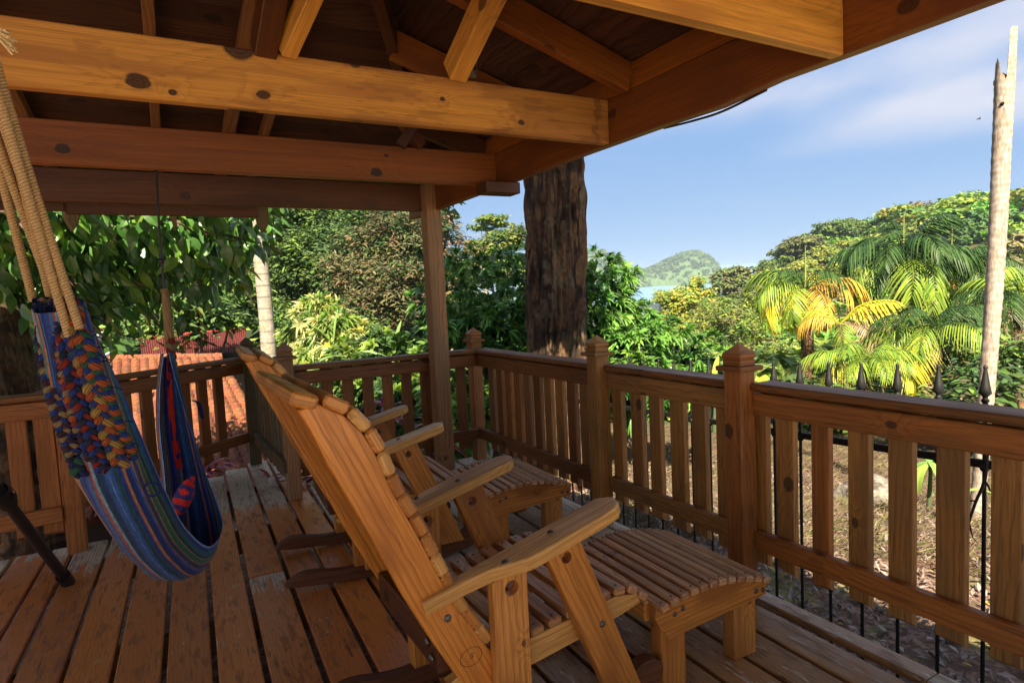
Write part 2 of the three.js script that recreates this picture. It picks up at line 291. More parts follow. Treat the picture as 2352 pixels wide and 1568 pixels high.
{
  const R = thing('deck_railing', 'long brown wooden railing along the right deck edge, before the iron fence', 'railing', [2.25, 0, -1.9]);
  const rel = (x, z) => [x - 2.25, z + 1.9];
  railPost(R, ...rel(2.275, -4.76), [M.rail[1]]); railPost(R, ...rel(2.215, -2.945), [M.rail[0]]); railPost(R, ...rel(2.205, -1.895), [M.rail[2]]); railPost(R, ...rel(2.21, .1), [M.rail[0]]);
  const farB = []; for (let i = 0; i < 11; i++) farB.push([.235 + i * .1435, .088]);
  railRun(R, rel(2.235, -4.712), rel(2.233, -2.993), [M.rail[0], M.rail[1], M.rail[3]], { bal: farB, side: -1, balMats: [M.rail[0], M.rail[1], M.rail[3], M.post[1]] });
  railRun(R, rel(2.232, -2.897), rel(2.231, -1.943), [M.rail[0]], { bal: [[.045, .085], [.217, .09], [.367, .085], [.535, .098], [.685, .085], [.84, .08]], side: -1 });
  railRun(R, rel(2.231, -1.847), rel(2.231, .052), [M.rail[2]], { bal: [[.0, .07], [.127, .085], [.292, .075], [.452, .082], [.607, .085], [.772, .09], [.932, .085], [1.09], [1.25], [1.41], [1.57], [1.73]], side: -1, balMats: [M.rail[0], M.rail[2]] });
  railRun(R, rel(2.231, .148), rel(2.231, 1.6), [M.rail[0]], { bal: [[.15], [.31], [.47], [.63], [.79], [.95], [1.11], [1.27]], side: -1 });
}
{
  const B = thing('deck_railing', 'brown wooden railing across the back of the deck, passing behind the roof post', 'railing', [1.5, 0, -4.64]);
  const rel = (x, z) => [x - 1.5, z + 4.64];
  railPost(B, ...rel(.715, -4.645), [M.post[0]]);
  const bx = [1.007, 1.163, 1.318, 1.475, 1.63, 1.79, 1.945, 2.105];
  railRun(B, rel(.763, -4.64), rel(2.226, -4.64), [M.rail[1], M.rail[3]], { bal: [.83, ...bx].map((x) => [x - .763, .08]), side: -1 });
}
{
  const D = thing('deck_railing', 'short weathered railing running outwards beyond the upper back of the chairs', 'railing', [.62, 0, -5.9]);
  const rel = (x, z) => [x - .62, z + 5.9];
  railPost(D, ...rel(.60, -5.93), [M.moss[1]]);
  const b = []; for (let i = 0; i < 9; i++) b.push([.06 + i * .138, .085]);
  railRun(D, rel(.645, -4.6), rel(.585, -5.885), [M.moss[0], M.moss[1]], { bal: b, side: 1 });
}
{
  const G = thing('deck_railing', 'slanting railing beside the terracotta roof, behind the far end of the hammock', 'railing', [.1, 0, -5.5]);
  const rel = (x, z) => [x - .1, z + 5.5];
  railPost(G, ...rel(-.43, -5.09), [M.rail[0]]);
  const b = []; for (let i = 0; i < 6; i++) b.push([.16 + i * .17, .088]);
  railRun(G, rel(-.395, -5.08), rel(.565, -5.905), [M.rail[1], M.rail[0]], { bal: b, side: -1 });
}
{
  const F = thing('deck_railing', 'left railing with a bare square post in front of the mossy tree trunk', 'railing', [-.57, 0, -4.45]);
  const rel = (x, z) => [x + .57, z + 4.45];
  board('post', [M.rail[2]], F, [0, -.02, 0], [0, .93, 0], .095, .095, [0, 0, 1], .005);
  railRun(F, rel(-2.2, -4.35), rel(-.618, -4.375), [M.rail[2], M.rail[0]], { bal: [[.12], [.28], [.44], [.6], [.76], [.92], [1.08], [1.24], [1.405, .095], [1.53, .095]], side: -1 });
  railRun(F, rel(-.605, -4.5), rel(-.46, -5.045), [M.rail[0]], { bal: [[.12], [.26], [.4]], side: -1 });
}
// ───────────────────────── roof over the deck ─────────────────────────
const roof = thing('veranda_roof', 'dark timber roof over the deck with orange beams, rafters and boarded underside', 'roof', [1.85, 0, -4.52]);
{
  const R0 = V3(1.85, 0, -4.52), o = (p) => [p[0] - R0.x, p[1], p[2] - R0.z];
  const bd = (n, m, a, b, w, t, up, bev) => board(n, m, roof, o(a), o(b), w, t, up, bev);
  bd('post', M.post[0], [1.85, 0, -4.52], [1.85, 2.284, -4.52], .125, .125, [0, 0, 1], .006);
  bd('post', M.post[1], [1.85, 0, 1.6], [1.85, 2.082, 1.6], .125, .125, [0, 0, 1], .006);
  bd('post', M.post[1], [-3.0, -.5, -4.52], [-3.0, 2.082, -4.52], .125, .125, [0, 0, 1], .006);
  // eave beam on the right: a slightly wavy lower edge near the corner
  { const pts = [[-5.05, 2.083], [-4.2, 2.083], [-3.2, 2.081], [-2.6, 2.083], [-1.95, 2.078], [-1.68, 2.070], [-1.42, 2.088], [-1.15, 2.085], [-.6, 2.083], [2.4, 2.083], [2.4, 2.283], [-5.05, 2.283]];
    const g = extrude(pts, .05, { bev: .004 }); g.rotateY(-Math.PI / 2); g.translate(1.892 - R0.x, 0, -R0.z); part('eave_beam', g, M.beam[2], roof); }
  bd('top_plate', M.beamMid, [1.886, 2.342, -4.6], [1.886, 2.342, 2.4], .112, .04);
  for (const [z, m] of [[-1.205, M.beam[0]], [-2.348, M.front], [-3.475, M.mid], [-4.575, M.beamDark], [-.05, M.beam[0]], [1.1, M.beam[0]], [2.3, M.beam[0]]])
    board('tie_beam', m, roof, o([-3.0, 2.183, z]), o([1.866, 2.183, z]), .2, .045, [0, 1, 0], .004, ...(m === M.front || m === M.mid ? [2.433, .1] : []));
  bd('beam_block', M.beamDark, [1.70, 2.048, -3.345], [1.935, 2.048, -3.345], .068, .13);
  bd('eave_board', M.beamDark, [-.52, 2.11, -5.02], [.66, 2.11, -5.02], .075, .03);
  bd('eave_board', M.beamDark, [-3.0, 2.12, -5.02], [-.53, 2.12, -5.02], .06, .03);
  for (const x of [-1.8, -1.2, -.505, .1, .69]) { // rafter tails with pointed ends below the eave board
    const g = extrude([[-.05, 2.17], [.05, 2.17], [.035, 2.02], [0, 1.965], [-.04, 2.05]], .045, { bev: .003, ang: 1.57 }); if (x !== .1) g.rotateY(.5); else g.scale(.45, 1, 1);
    g.translate(x - R0.x, 0, -5.06 - R0.z); part('rafter_tail', g, M.moss[0], roof);
  }
  const sb = .15, sr = .3, yB = (z) => 2.40 + sb * (z + 4.53), xH = (z) => 1.865 - .5 * (z + 4.53), yR = (x) => 2.40 + sr * (1.865 - x), zH = (x) => -4.53 - (x - 1.865) / .5;
  // boards of the back slope run left to right, lapped like siding
  for (let z = -5.02, i = 0; z < -.9; z += .148, i++) { const x1 = Math.max(-2.9, xH(z) + .02), y = yB(z) + .02; bd('roof_board', M.sheath, [-3.1, y, z], [x1, y, z], .158, .018, [0, .02 + sb + .10, 1], .003); }
  // boards of the right-hand slope run front to back
  for (let x = 1.97, i = 0; x > -.3; x -= .148, i++) { const z0 = Math.max(-5.02, zH(x) - .05), y = yR(x) + .02; bd('roof_board', M.sheath, [x, y, z0], [x, y, 2.6], .158, .018, [-1, sr + .08, 0], .003); }
  bd('roof_board', M.sheath[0], [-1.0, yB(.8) + .06, .8], [-3.1, yB(.8) + .06, .8], 3.6, .02, [0, sb, 1]);
  // thin roof skin above the boards, so that no daylight falls through the laps
  bd('roof_cover', M.sheath[1], [-3.15, yB(-2) + .11, -2], [.9, yB(-2) + .11, -2], 6.3, .02, [0, sb, 1]);
  bd('roof_cover', M.sheath[1], [.85, yR(.85) + .13, -5.05], [.85, yR(.85) + .13, 2.65], 2.4, .02, [-1, sr, 0]);
  bd('roof_cover', M.sheath[1], [-1.5, 3.6, -.5], [-1.5, 3.6, 2.65], 3.2, .02, [-1, 0, 0]); bd('roof_cover', M.sheath[1], [-3.15, 3.5, 4.6], [2.1, 3.5, 4.6], 4.1, .03, [0, .12, 1]);  // last cover is added to the unseen roof to keep sun off the deck
  // rafters
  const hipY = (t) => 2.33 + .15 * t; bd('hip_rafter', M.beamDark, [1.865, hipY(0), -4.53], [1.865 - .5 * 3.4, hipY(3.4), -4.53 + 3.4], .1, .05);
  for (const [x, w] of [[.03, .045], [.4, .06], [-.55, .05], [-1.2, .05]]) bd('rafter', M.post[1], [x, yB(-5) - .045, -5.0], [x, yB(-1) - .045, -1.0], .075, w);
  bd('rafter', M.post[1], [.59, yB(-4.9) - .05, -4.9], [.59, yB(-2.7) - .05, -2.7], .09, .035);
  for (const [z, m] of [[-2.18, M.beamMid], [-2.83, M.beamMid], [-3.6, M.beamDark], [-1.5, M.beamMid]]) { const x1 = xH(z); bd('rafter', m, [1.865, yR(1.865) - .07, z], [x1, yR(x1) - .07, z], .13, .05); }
  // braces standing on the front tie beam
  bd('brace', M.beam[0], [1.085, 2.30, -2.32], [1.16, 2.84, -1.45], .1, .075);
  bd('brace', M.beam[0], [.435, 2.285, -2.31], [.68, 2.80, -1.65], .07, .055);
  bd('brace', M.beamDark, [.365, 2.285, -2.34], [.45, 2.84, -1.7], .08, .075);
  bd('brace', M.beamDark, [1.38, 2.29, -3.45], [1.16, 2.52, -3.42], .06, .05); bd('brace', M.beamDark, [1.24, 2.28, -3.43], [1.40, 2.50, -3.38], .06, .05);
  part('bracket', mergeGeometries([boardGeo(o([1.092, 2.288, -2.285]), o([1.155, 2.288, -2.265]), .03, .004), boardGeo(o([1.15, 2.286, -2.27]), o([1.152, 2.335, -2.262]), .02, .004)]), M.bolt, roof);
  // strip of the roof edge hanging loose under the beam
  part('drip_strip', tube([o([1.917, 2.081, -2.02]), o([1.925, 2.071, -1.86]), o([1.925, 2.066, -1.72]), o([1.915, 2.082, -1.5])], .005, 20, 5), M.black, roof);
}
{
  const c = thing('hanging_cable', 'short black cable with a plug hanging from the eave beam beside the roof post', 'cable', [1.9, 2.09, -4.3]);
  part('cable', tube([[0, 0, 0], [.004, -.04, .008], [.014, -.075, .014]], .0035, 10, 5), M.black, c);
  const p = part('plug', mergeGeometries([box(.018, -.10, .016, .022, .034, .014, .004), box(.014, -.078, .014, .012, .016, .01, .003)]), M.black, c);
}

// ───────────────────────── rocking chairs and ottomans ─────────────────────────
function stampMat(lines, w = 256, h = 256) {
  const cv = document.createElement('canvas'); cv.width = w; cv.height = h; const x = cv.getContext('2d');
  x.fillStyle = '#000'; x.fillRect(0, 0, w, h); x.strokeStyle = x.fillStyle = '#fff'; x.lineWidth = 7;
  x.beginPath(); x.ellipse(w / 2, h / 2, w * .45, h * .42, 0, 0, Math.PI * 2); x.stroke(); x.textAlign = 'center'; x.textBaseline = 'middle';
  for (const [t, f, y, dx = 0] of lines) { x.font = f; x.fillText(t, w / 2 + dx, y * h); }
  const id = x.getImageData(0, 0, w, h).data;
  const t = dataTex(w, h, (u, v) => { const k = id[(Math.floor((1 - v) * h) * w + Math.floor(u * w)) * 4] * .75; return [k, k, k]; }, false);
  t.wrapS = t.wrapT = THREE.ClampToEdgeWrapping;
  return new THREE.MeshStandardMaterial({ color: new THREE.Color().setRGB(.05, .022, .008), alphaMap: t, transparent: true, roughness: .8 });
}
const boltGeo = (() => { const g = new THREE.SphereGeometry(.011, 10, 5, 0, Math.PI * 2, 0, Math.PI / 2); g.scale(1, .55, 1); return g; })();
const screwGeo = (() => { const g = new THREE.CylinderGeometry(.0045, .0045, .003, 8); return g; })();
function bolt(parent, p, dir, s = 1) { const b = part('bolt', boltGeo, M.bolt, parent); b.position.set(...p); b.quaternion.setFromUnitVectors(V3(0, 1, 0), V3(...dir).normalize()); b.scale.setScalar(s); return b; }
function screws(parent, list) { for (const p of list) { const m = part('screw', screwGeo, M.bolt, parent); m.position.set(...p); } }
const U0 = .937, U = (x) => x - U0;
function makeChair() {
  const t = thing('rocking_chair', 'near orange-brown slatted rocking chair, its tall back nearest the camera', 'rocking chair', [0, 0, 0], 0);
  const front = [[.300, 1.160], [.361, 1.122], [.402, 1.074], [.428, 1.026], [.446, .975], [.472, .905], [.528, .790], [.575, .675], [.625, .558], [.738, .378], [.77, .31]];
  const left = [[.69, .255], [.622, .352], [.551, .484], [.484, .622], [.413, .792], [.366, .895], [.316, 1.002], [.277, 1.100], [.252, 1.150]];
  for (const s of [1, -1]) {
    const g = extrude([...front, ...left].map(([x, y]) => [U(x), y]), .04, { bev: .005, ang: rad(-66), uo: s * 1.3 + 2 });
    g.translate(0, 0, s * .282); const st = part('stile', g, M.stile, t);
    if (s > 0) { const p = part('maker_stamp', new THREE.PlaneGeometry(.075, .062), chairStamp, st); p.position.set(U(.668), .395, .3035); p.rotation.z = .12; }
  }
  // back slats: laid over the curved front edge of the stiles
  const pts = front.slice(0, -1).map(([x, y]) => V3(U(x), y, 0)); const crv = new THREE.CatmullRomCurve3(pts, false, 'centripetal'), n = 14;
  { const q = front.slice(1, -2).map(([x, y]) => [U(x - .012), y - .004]); const g = extrude([...q, ...q.slice().reverse().map(([x, y]) => [x - .012, y - .006])], .52, { bev: .001 }); part('back_shade', g, M.sheath[1], t); }  // dark sheet added behind the slats, standing in for shade on the back
  const top = board('back_slat', M.chair[1], t, [U(.268), 1.172, -.308], [U(.268), 1.172, .308], .036, .066, [.35, .94, 0], .009);
  for (let i = 0; i < n - 1; i++) {
    const a = (i + .62) / (n - .3), p = crv.getPointAt(a), d = crv.getTangentAt(a), nx = -d.y, ny = d.x;     // outward of the front edge
    const q = [p.x - 0 * nx, p.y - 0 * ny], s = ny * 0 + (nx * 1 + ny * 1 > 0 ? 1 : -1), off = .016 * s;
    board('back_slat', M.chair, t, [q[0] + nx * off, q[1] + ny * off, -.306], [q[0] + nx * off, q[1] + ny * off, 0.306], .033, .066, [nx * s, ny * s, 0], .013);
  }
  // arms
  const L = .66, sl = Math.atan2(.155, .64);
  for (const s of [1, -1]) {
    const out = .052, pl = [[0, -out], [L - .03, -out], [L, -out + .03], [L + .008, -.005], [L - .004, .032], [L - .03, .052], [L - .09, .058], [.36, .058], [.30, .054], [.25, .03], [.20, .008], [.12, -.004], [0, -.008]];
    const g = extrude(pl.map(([x, y]) => [x, -y]), .042, { bev: .007, ang: 0, uo: s + 3 });
    g.rotateX(-Math.PI / 2); if (s < 0) g.scale(1, 1, -1); if (s < 0) flip(g);
    g.rotateZ(sl); g.translate(U(.533), .577, s * .328); const arm = part('arm', g, M.chair[0], t);
    const topAt = (u) => .577 + (u - .533) * Math.tan(sl) + .0225;
    bolt(arm, [U(.77), topAt(.77), s * .342], [-.24, 1, 0], 1.0); bolt(arm, [U(.937), topAt(.937), s * .325], [-.24, 1, 0], 1.0);
    bolt(arm, [U(.572), .572, s * .381], [0, 0, s], 1.0);
    const bot = (u) => .577 + (u - .533) * Math.tan(sl) - .022;
    const fs = extrude([[.73, .06], [.843, .06], [.843, bot(.843)], [.73, bot(.73)]].map(([x, y]) => [U(x), y]), .038, { bev: .004, ang: Math.PI / 2, holes: [[U(.792), .572, .022]], uo: s * 2 + 4 }); fs.translate(0, 0, s * .318); const f1 = part('arm_support', fs, M.chair[1], t);
    bolt(f1, [U(.785), .20, s * .338], [0, 0, s], 1);
    const fl = extrude([[.906, bot(.906)], [1.026, bot(1.026)], [1.262, .10], [1.135, .10]].map(([x, y]) => [U(x), y]), .038, { bev: .004, ang: rad(-66), holes: [[U(.982), .612, .022]], uo: s * 2 + 5 }); fl.translate(0, 0, s * .318); const f2 = part('front_leg', fl, M.chair[2], t);
    bolt(f2, [U(1.105), .368, s * .338], [0, 0, s], 1);
    const sr = extrude([[.60, .33], [.66, .275], [.88, .292], [1.13, .322], [1.25, .346], [1.305, .358], [1.29, .392], [1.2, .408], [.9, .378], [.66, .352]].map(([x, y]) => [U(x), y]), .036, { bev: .004, ang: .1, uo: s + 6 }); sr.translate(0, 0, s * .272); part('seat_rail', sr, M.chair[0], t);
    const rp = new THREE.CatmullRomCurve3([[.350, .046], [.39, .078], [.44, .096], [.50, .092], [.57, .076], [.65, .068], [.78, .074], [.95, .07], [1.12, .078], [1.24, .105], [1.315, .140], [1.365, .136], [1.398, .105], [1.385, .062], [1.30, .032], [1.12, .008], [.9, .0], [.7, .004], [.56, .016], [.46, .026], [.40, .034]].map(([x, y]) => V3(U(x), y, 0)), true, 'centripetal').getPoints(70).slice(0, -1).map((v) => [v.x, v.y]);
    const rk = extrude(rp, .05, { bev: .005, uo: s + 7 });
    rk.translate(0, 0, s * .262); part('rocker', rk, M.moss2, t);
    part('rear_leg', boxGeo(.30, .1, .06, .005).rotateZ(Math.PI / 2).translate(U(.735), .22, s * .262), M.chair[2], t);
  }
  board('cross_bar', M.beamDark, t, [U(.60), .40, -.262], [U(.60), .40, .262], .10, .035); bolt(t, [U(.578), .42, .2], [-1, 0, 0], 1.3); bolt(t, [U(.578), .385, .23], [-1, 0, 0], 1.3);
  // seat slats
  const S = [[.70, .362], [.765, .372], [.83, .383], [.895, .393], [.96, .402], [1.025, .410], [1.09, .418], [1.152, .423], [1.213, .424], [1.268, .412], [1.312, .378]];
  S.forEach(([u, y], i) => {
    const [u2, y2] = S[Math.min(i + 1, S.length - 1)], [u1, y1] = S[Math.max(i - 1, 0)], a = Math.atan2(y2 - y1, u2 - u1), w = i > 8 ? .04 : .047;
    const b = board('seat_slat', M.slat, t, [U(u), y, -.298], [U(u), y, .298], .025, w, [-Math.sin(a), Math.cos(a), 0], .007);
    screws(b, [[U(u), y + .0135, .272], [U(u), y + .0135, -.272]]);
  });
  return t;
}
function flip(g) { // mirrored geometry: put the winding and the normals right again
  if (g.index) { const a = g.index.array; for (let i = 0; i < a.length; i += 3) { const k = a[i]; a[i] = a[i + 1]; a[i + 1] = k; } }
  else for (const n in g.attributes) { const at2 = g.attributes[n], s = at2.itemSize, A = at2.array; for (let i = 0; i < at2.count; i += 3) for (let k = 0; k < s; k++) { const t = A[i * s + k]; A[i * s + k] = A[(i + 1) * s + k]; A[(i + 1) * s + k] = t; } }
  g.computeVertexNormals(); return g;
}
M.moss2 = woodMat(Wd.post, 0xb08a66);
const chairStamp = stampMat([['5', 'italic bold 80px serif', .48]]), ottoStamp = stampMat([['Muebles', 'italic 62px serif', .36], ['EKO', 'bold 84px sans-serif', .64]], 256, 256);
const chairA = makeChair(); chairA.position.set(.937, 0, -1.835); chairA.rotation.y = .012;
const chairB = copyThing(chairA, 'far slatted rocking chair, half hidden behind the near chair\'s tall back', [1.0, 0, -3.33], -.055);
chairA.userData.group = chairB.userData.group = 'slatted wooden rocking chairs';

function makeOttoman() {
  const t = thing('ottoman', 'near slatted ottoman with an arched side, standing right before the near rocking chair', 'ottoman', [0, 0, 0]);
  const arch = (u) => .328 - .62 * Math.pow(u + .05, 2);
  for (const s of [1, -1]) {
    const o = [[-.268, .315], [-.272, .272], [-.252, .232], [-.213, .183], [.258, .213], [.275, .25]]; for (let i = 0; i <= 10; i++) { const u = .262 - i * .0505; o.push([u, arch(u)]); }
    const g = extrude(o, .036, { bev: .004, ang: .05, uo: s + 2 }); g.translate(0, 0, s * .241); const p = part('side_panel', g, M.chair[2], t);
    for (const [u, y] of [[-.185, .268], [-.148, .279], [.215, .243], [.253, .238]]) bolt(p, [u, y, s * .26], [0, 0, s], .9);
    if (s > 0) { const m = part('maker_stamp', new THREE.PlaneGeometry(.062, .05), ottoStamp, p); m.position.set(.052, .272, .2618); m.rotation.z = .05; }
    for (const [u, w] of [[-.19, .108], [.16, .112]]) part('leg', boxGeo(.225, w, .062, .004).rotateZ(Math.PI / 2).translate(u, .1125, s * .226), M.chair[Math.floor(rb() * 3)], t);
  }
  board('end_board', M.chair[1], t, [-.275, .285, -.222], [-.275, .285, .222], .07, .022); board('end_board', M.chair[1], t, [.274, .232, -.25], [.274, .232, .25], .05, .02);
  for (let i = 0; i < 12; i++) {
    const u = -.248 + i * .0452, y = arch(u) + .013, a = Math.atan2(arch(u + .02) - arch(u - .02), .04);
    const b = board('top_slat', M.slat, t, [u, y, -.288], [u, y, .288], .024, .036, [-Math.sin(a), Math.cos(a), 0], .008);
    screws(b, [[u, y + .013, .262], [u, y + .013, -.262]]);
  }
  return t;
}
const ottoA = makeOttoman(); ottoA.position.set(1.655, 0, -1.808); ottoA.rotation.y = -.03;
const ottoB = copyThing(ottoA, 'far slatted ottoman with a stamped arched side, near the roof post', [1.728, 0, -3.225], -.04);
ottoA.children.filter((c) => c.name === 'side_panel').forEach((c) => { for (const k of [...c.children]) if (k.name === 'maker_stamp') c.remove(k); });
ottoA.userData.group = ottoB.userData.group = 'slatted wooden ottomans';

// ───────────────────────── hammock ─────────────────────────
{
  const Hm = thing('hammock', 'striped blue woven hammock hanging on beige ropes at the left of the deck', 'hammock', [-.1, 0, -2.5]);
  const O = V3(-.1, 0, -2.5), rel = (x, y, z) => V3(x, y, z).sub(O);
  const HP = [[132, 700, -1.50, .042], [156, 780, -1.53, .048], [180, 860, -1.56, .058], [210, 950, -1.62, .070], [254, 1060, -1.72, .080], [302, 1150, -1.88, .086], [352, 1228, -2.12, .094], [410, 1268, -2.42, .104], [444, 1215, -2.74, .108], [424, 1100, -2.98, .086], [400, 985, -3.13, .070], [388, 890, -3.23, .050], [384, 815, -3.29, .030]];
  const C = new THREE.CatmullRomCurve3(HP.map(([px, py, z]) => { const d = at(px, py, 1); return V3(d.x * z / d.z, EYE + (d.y - EYE) * z / d.z, z).sub(O); }), false, 'centripetal');
  const Rat = (s) => { const k = clamp(s * (HP.length - 1), 0, HP.length - 1.001), i = Math.floor(k); return lerp(HP[i][3], HP[i + 1][3], k - i); };
  // cloth stripes run along the hammock
  const sn = pnoise(501), pal = [[24, 48, 110], [22, 40, 90], [30, 72, 140], [20, 56, 62], [28, 84, 72], [112, 56, 44], [44, 92, 160], [24, 36, 72], [120, 96, 66], [70, 44, 92], [128, 70, 44], [28, 66, 126], [26, 60, 70], [90, 110, 140]], sr = rng(9);
  const stripes = []; let acc = 0; while (acc < 1) { const w = .005 + .03 * sr() * sr(); stripes.push([acc, acc + w, pal[Math.floor(sr() * pal.length)]]); acc += w; }
  const cloth = (u, v) => {
    const s = stripes.find(([a, b]) => v >= a && v < b) ?? stripes[0]; let c = s[2]; const wv = ((Math.floor(u * 700) + Math.floor(v * 420)) & 1) ? 1.1 : .86;
    if (u > .78 && v > .45 && v < .55) { const z = sn(u, v, 26, 30); c = Math.abs(((v - .45) / .10) - .5) < .42 && sn(u, v, 60, 12) > .42 ? [168, 40, 30] : [34, 34, 96]; if (z > .6) c = [188, 52, 34]; }
    if (v < .02 || v > .985) c = [104, 132, 176];
    const k = 1.25 * wv * (.82 + .36 * sn(u, v, 200, 160)); return [c[0] * k, c[1] * k, c[2] * k];
  };
  const ct = dataTex(1024, 512, cloth), cb = dataTex(512, 512, (u, v) => { const k = 120 + 110 * sn(u, v, 128, 256) * ((Math.floor(v * 256) & 1) ? 1 : .6); return [k, k, k]; }, false);
  const clothM = new THREE.MeshPhysicalMaterial({ map: ct, bumpMap: cb, bumpScale: .002, roughness: .9, sheen: .5, sheenRoughness: .6, sheenColor: new THREE.Color(.25, .28, .4), side: THREE.DoubleSide });
  const NS = 90, NT = 64, P = [], UV = [], I = [];
  for (let i = 0; i <= NS; i++) {
    const s = i / NS, c = C.getPoint(s), tg = C.getTangent(s), side = V3(1, 0, .12).addScaledVector(tg, -tg.x).normalize(), up = V3().crossVectors(side, tg).normalize();
    const sp = i / NS, R = Rat(sp), half = lerp(2.9, 1.9, Math.pow(Math.sin(Math.PI * sp), .7));
    for (let j = 0; j <= NT; j++) {
      const t = j / NT, th = (t - .5) * 2 * half - .35 * Math.sin(Math.PI * s), fold = 1 + .10 * noise(t * 9, s * 3, 4) + .05 * noise(t * 22, s * 2.4, 8) + .12 * noise(t * 3, s * 2, 1);
      const rr = R * fold * (.86 + .2 * Math.abs(Math.sin(th * .5))), q = c.clone().addScaledVector(side, Math.sin(th) * rr * 1.0).addScaledVector(up, -Math.cos(th) * rr * 1.0);
      P.push(q.x, q.y, q.z); UV.push(s, t); if (i < NS && j < NT) { const a = i * (NT + 1) + j; I.push(a, a + 1, a + NT + 1, a + 1, a + NT + 2, a + NT + 1); }
    }
  }
  const g = new THREE.BufferGeometry(); g.setAttribute('position', new THREE.Float32BufferAttribute(P, 3)); g.setAttribute('uv', new THREE.Float32BufferAttribute(UV, 2)); g.setIndex(I); g.computeVertexNormals();
  part('cloth', g, clothM, Hm);
  // a folded end of the cloth lying inside, with its red pattern outwards
  const redM = new THREE.MeshStandardMaterial({ map: dataTex(128, 128, (u, v) => { const z = sn(u, v, 6, 8) + .3 * Math.sin(v * 40 + 4 * sn(u, v, 4, 4)); const k = .8 + .4 * sn(u, v, 60, 60); return z > .55 ? [196 * k, 40 * k, 30 * k] : [50 * k, 46 * k, 110 * k]; }), roughness: .95 });
  { const b = new THREE.SphereGeometry(.055, 24, 16), p = b.attributes.position; for (let i = 0; i < p.count; i++) { const k = 1 + .25 * noise(p.getX(i) * 20, p.getY(i) * 20, p.getZ(i) * 20); p.setXYZ(i, p.getX(i) * k * .55, p.getY(i) * k * 1.5, p.getZ(i) * k); } b.computeVertexNormals(); b.rotateZ(-.5); const q = rel(.0, .70, -2.6); b.translate(q.x, q.y, q.z); part('rolled_cloth', b, redM, Hm); }
  // ropes
  const rt = dataTex(128, 128, (u, v) => { const a = Math.sin((u * 12 + v * 2) * Math.PI * 2), k = .90 + .10 * a + .16 * (sn(u, v, 60, 60) - .5); return [214 * k, 176 * k, 122 * k]; });
  const rbmp = dataTex(128, 128, (u, v) => { const a = Math.sin((u * 12 + v * 2) * Math.PI * 2), k = 128 + 110 * a; return [k, k, k]; }, false); rt.repeat.set(9, 1); rbmp.repeat.set(9, 1);
  const ropeM = new THREE.MeshStandardMaterial({ map: rt, bumpMap: rbmp, bumpScale: .0025, roughness: .9 });
  const apex = rel(-.262, 1.985, -1.40), rr = rng(44);
  for (const [px, py, zz, j] of [[128, 700, -1.58, 0], [75, 690, -1.60, 1], [150, 690, -1.55, 2], [168, 705, -1.52, 3], [158, 773, -1.46, 4], [182, 755, -1.45, 5], [116, 690, -1.57, 6]]) {
    const d = at(px, py, 1), e = V3(d.x * zz / d.z, EYE + (d.y - EYE) * zz / d.z, zz).sub(O), a = apex.clone().add(V3((j - 3) * .006, 0, (rr() - .5) * .04)), m = a.clone().lerp(e, .5).add(V3(-.004 + .01 * rr(), -.012 - .01 * rr(), 0));
    part('rope', tube([a, m, e], .0078, 26, 8), ropeM, Hm);
  }
  { const k = apex; part('knot', mergeGeometries([tube([k.clone().add(V3(-.01, -.02, 0)), k.clone().add(V3(.02, .005, .012)), k.clone().add(V3(.0, .03, .0)), k.clone().add(V3(-.02, .0, -.014)), k.clone().add(V3(.02, -.015, 0))], .013, 26, 8), tube([k.clone(), k.clone().add(V3(-.02, .10, .03))], .011, 8, 8)]), ropeM, Hm); }
  { // frayed tail of the rope: a tuft of yarn ends
    const d = at(14, 88, 1), z = -1.36, t0 = V3(d.x * z / d.z - .022, EYE + (d.y - EYE) * z / d.z + .008, z).sub(O), gs = [tube([apex.clone().add(V3(0, .02, 0)), t0.clone().add(V3(-.03, .008, 0)), t0], .010, 10, 7)];
    for (let i = 0; i < 90; i++) { const v = V3(.7 + .5 * rr(), -.45 + 1.2 * (rr() - .5), 1.2 * (rr() - .5)).multiplyScalar(.026 * (.6 + .6 * rr())); gs.push(tube([t0, t0.clone().addScaledVector(v, .5).add(V3(0, .003, 0)), t0.clone().add(v)], .0019, 4, 4)); }
    part('frayed_end', mergeGeometries(gs), new THREE.MeshStandardMaterial({ color: 0xe6c894, roughness: .95 }), Hm);
  }
  // plaited wool at the near end
  const woolN = dataTex(128, 64, (u, v) => { const k = 150 + 105 * (Math.sin(v * 60 + 5 * sn(u, v, 6, 4)) * .5 + .5) * (.6 + .5 * sn(u, v, 40, 40)); return [k, k, k]; });
  const wool = [0x20429a, 0x182f6a, 0xa03024, 0xc0602e, 0x2a6a52, 0xa88c68, 0x2c468c, 0x44283c, 0xb8924c, 0x1c2c50].map((c) => new THREE.MeshStandardMaterial({ color: c, map: woolN, bumpMap: woolN, bumpScale: .003, roughness: 1 }));
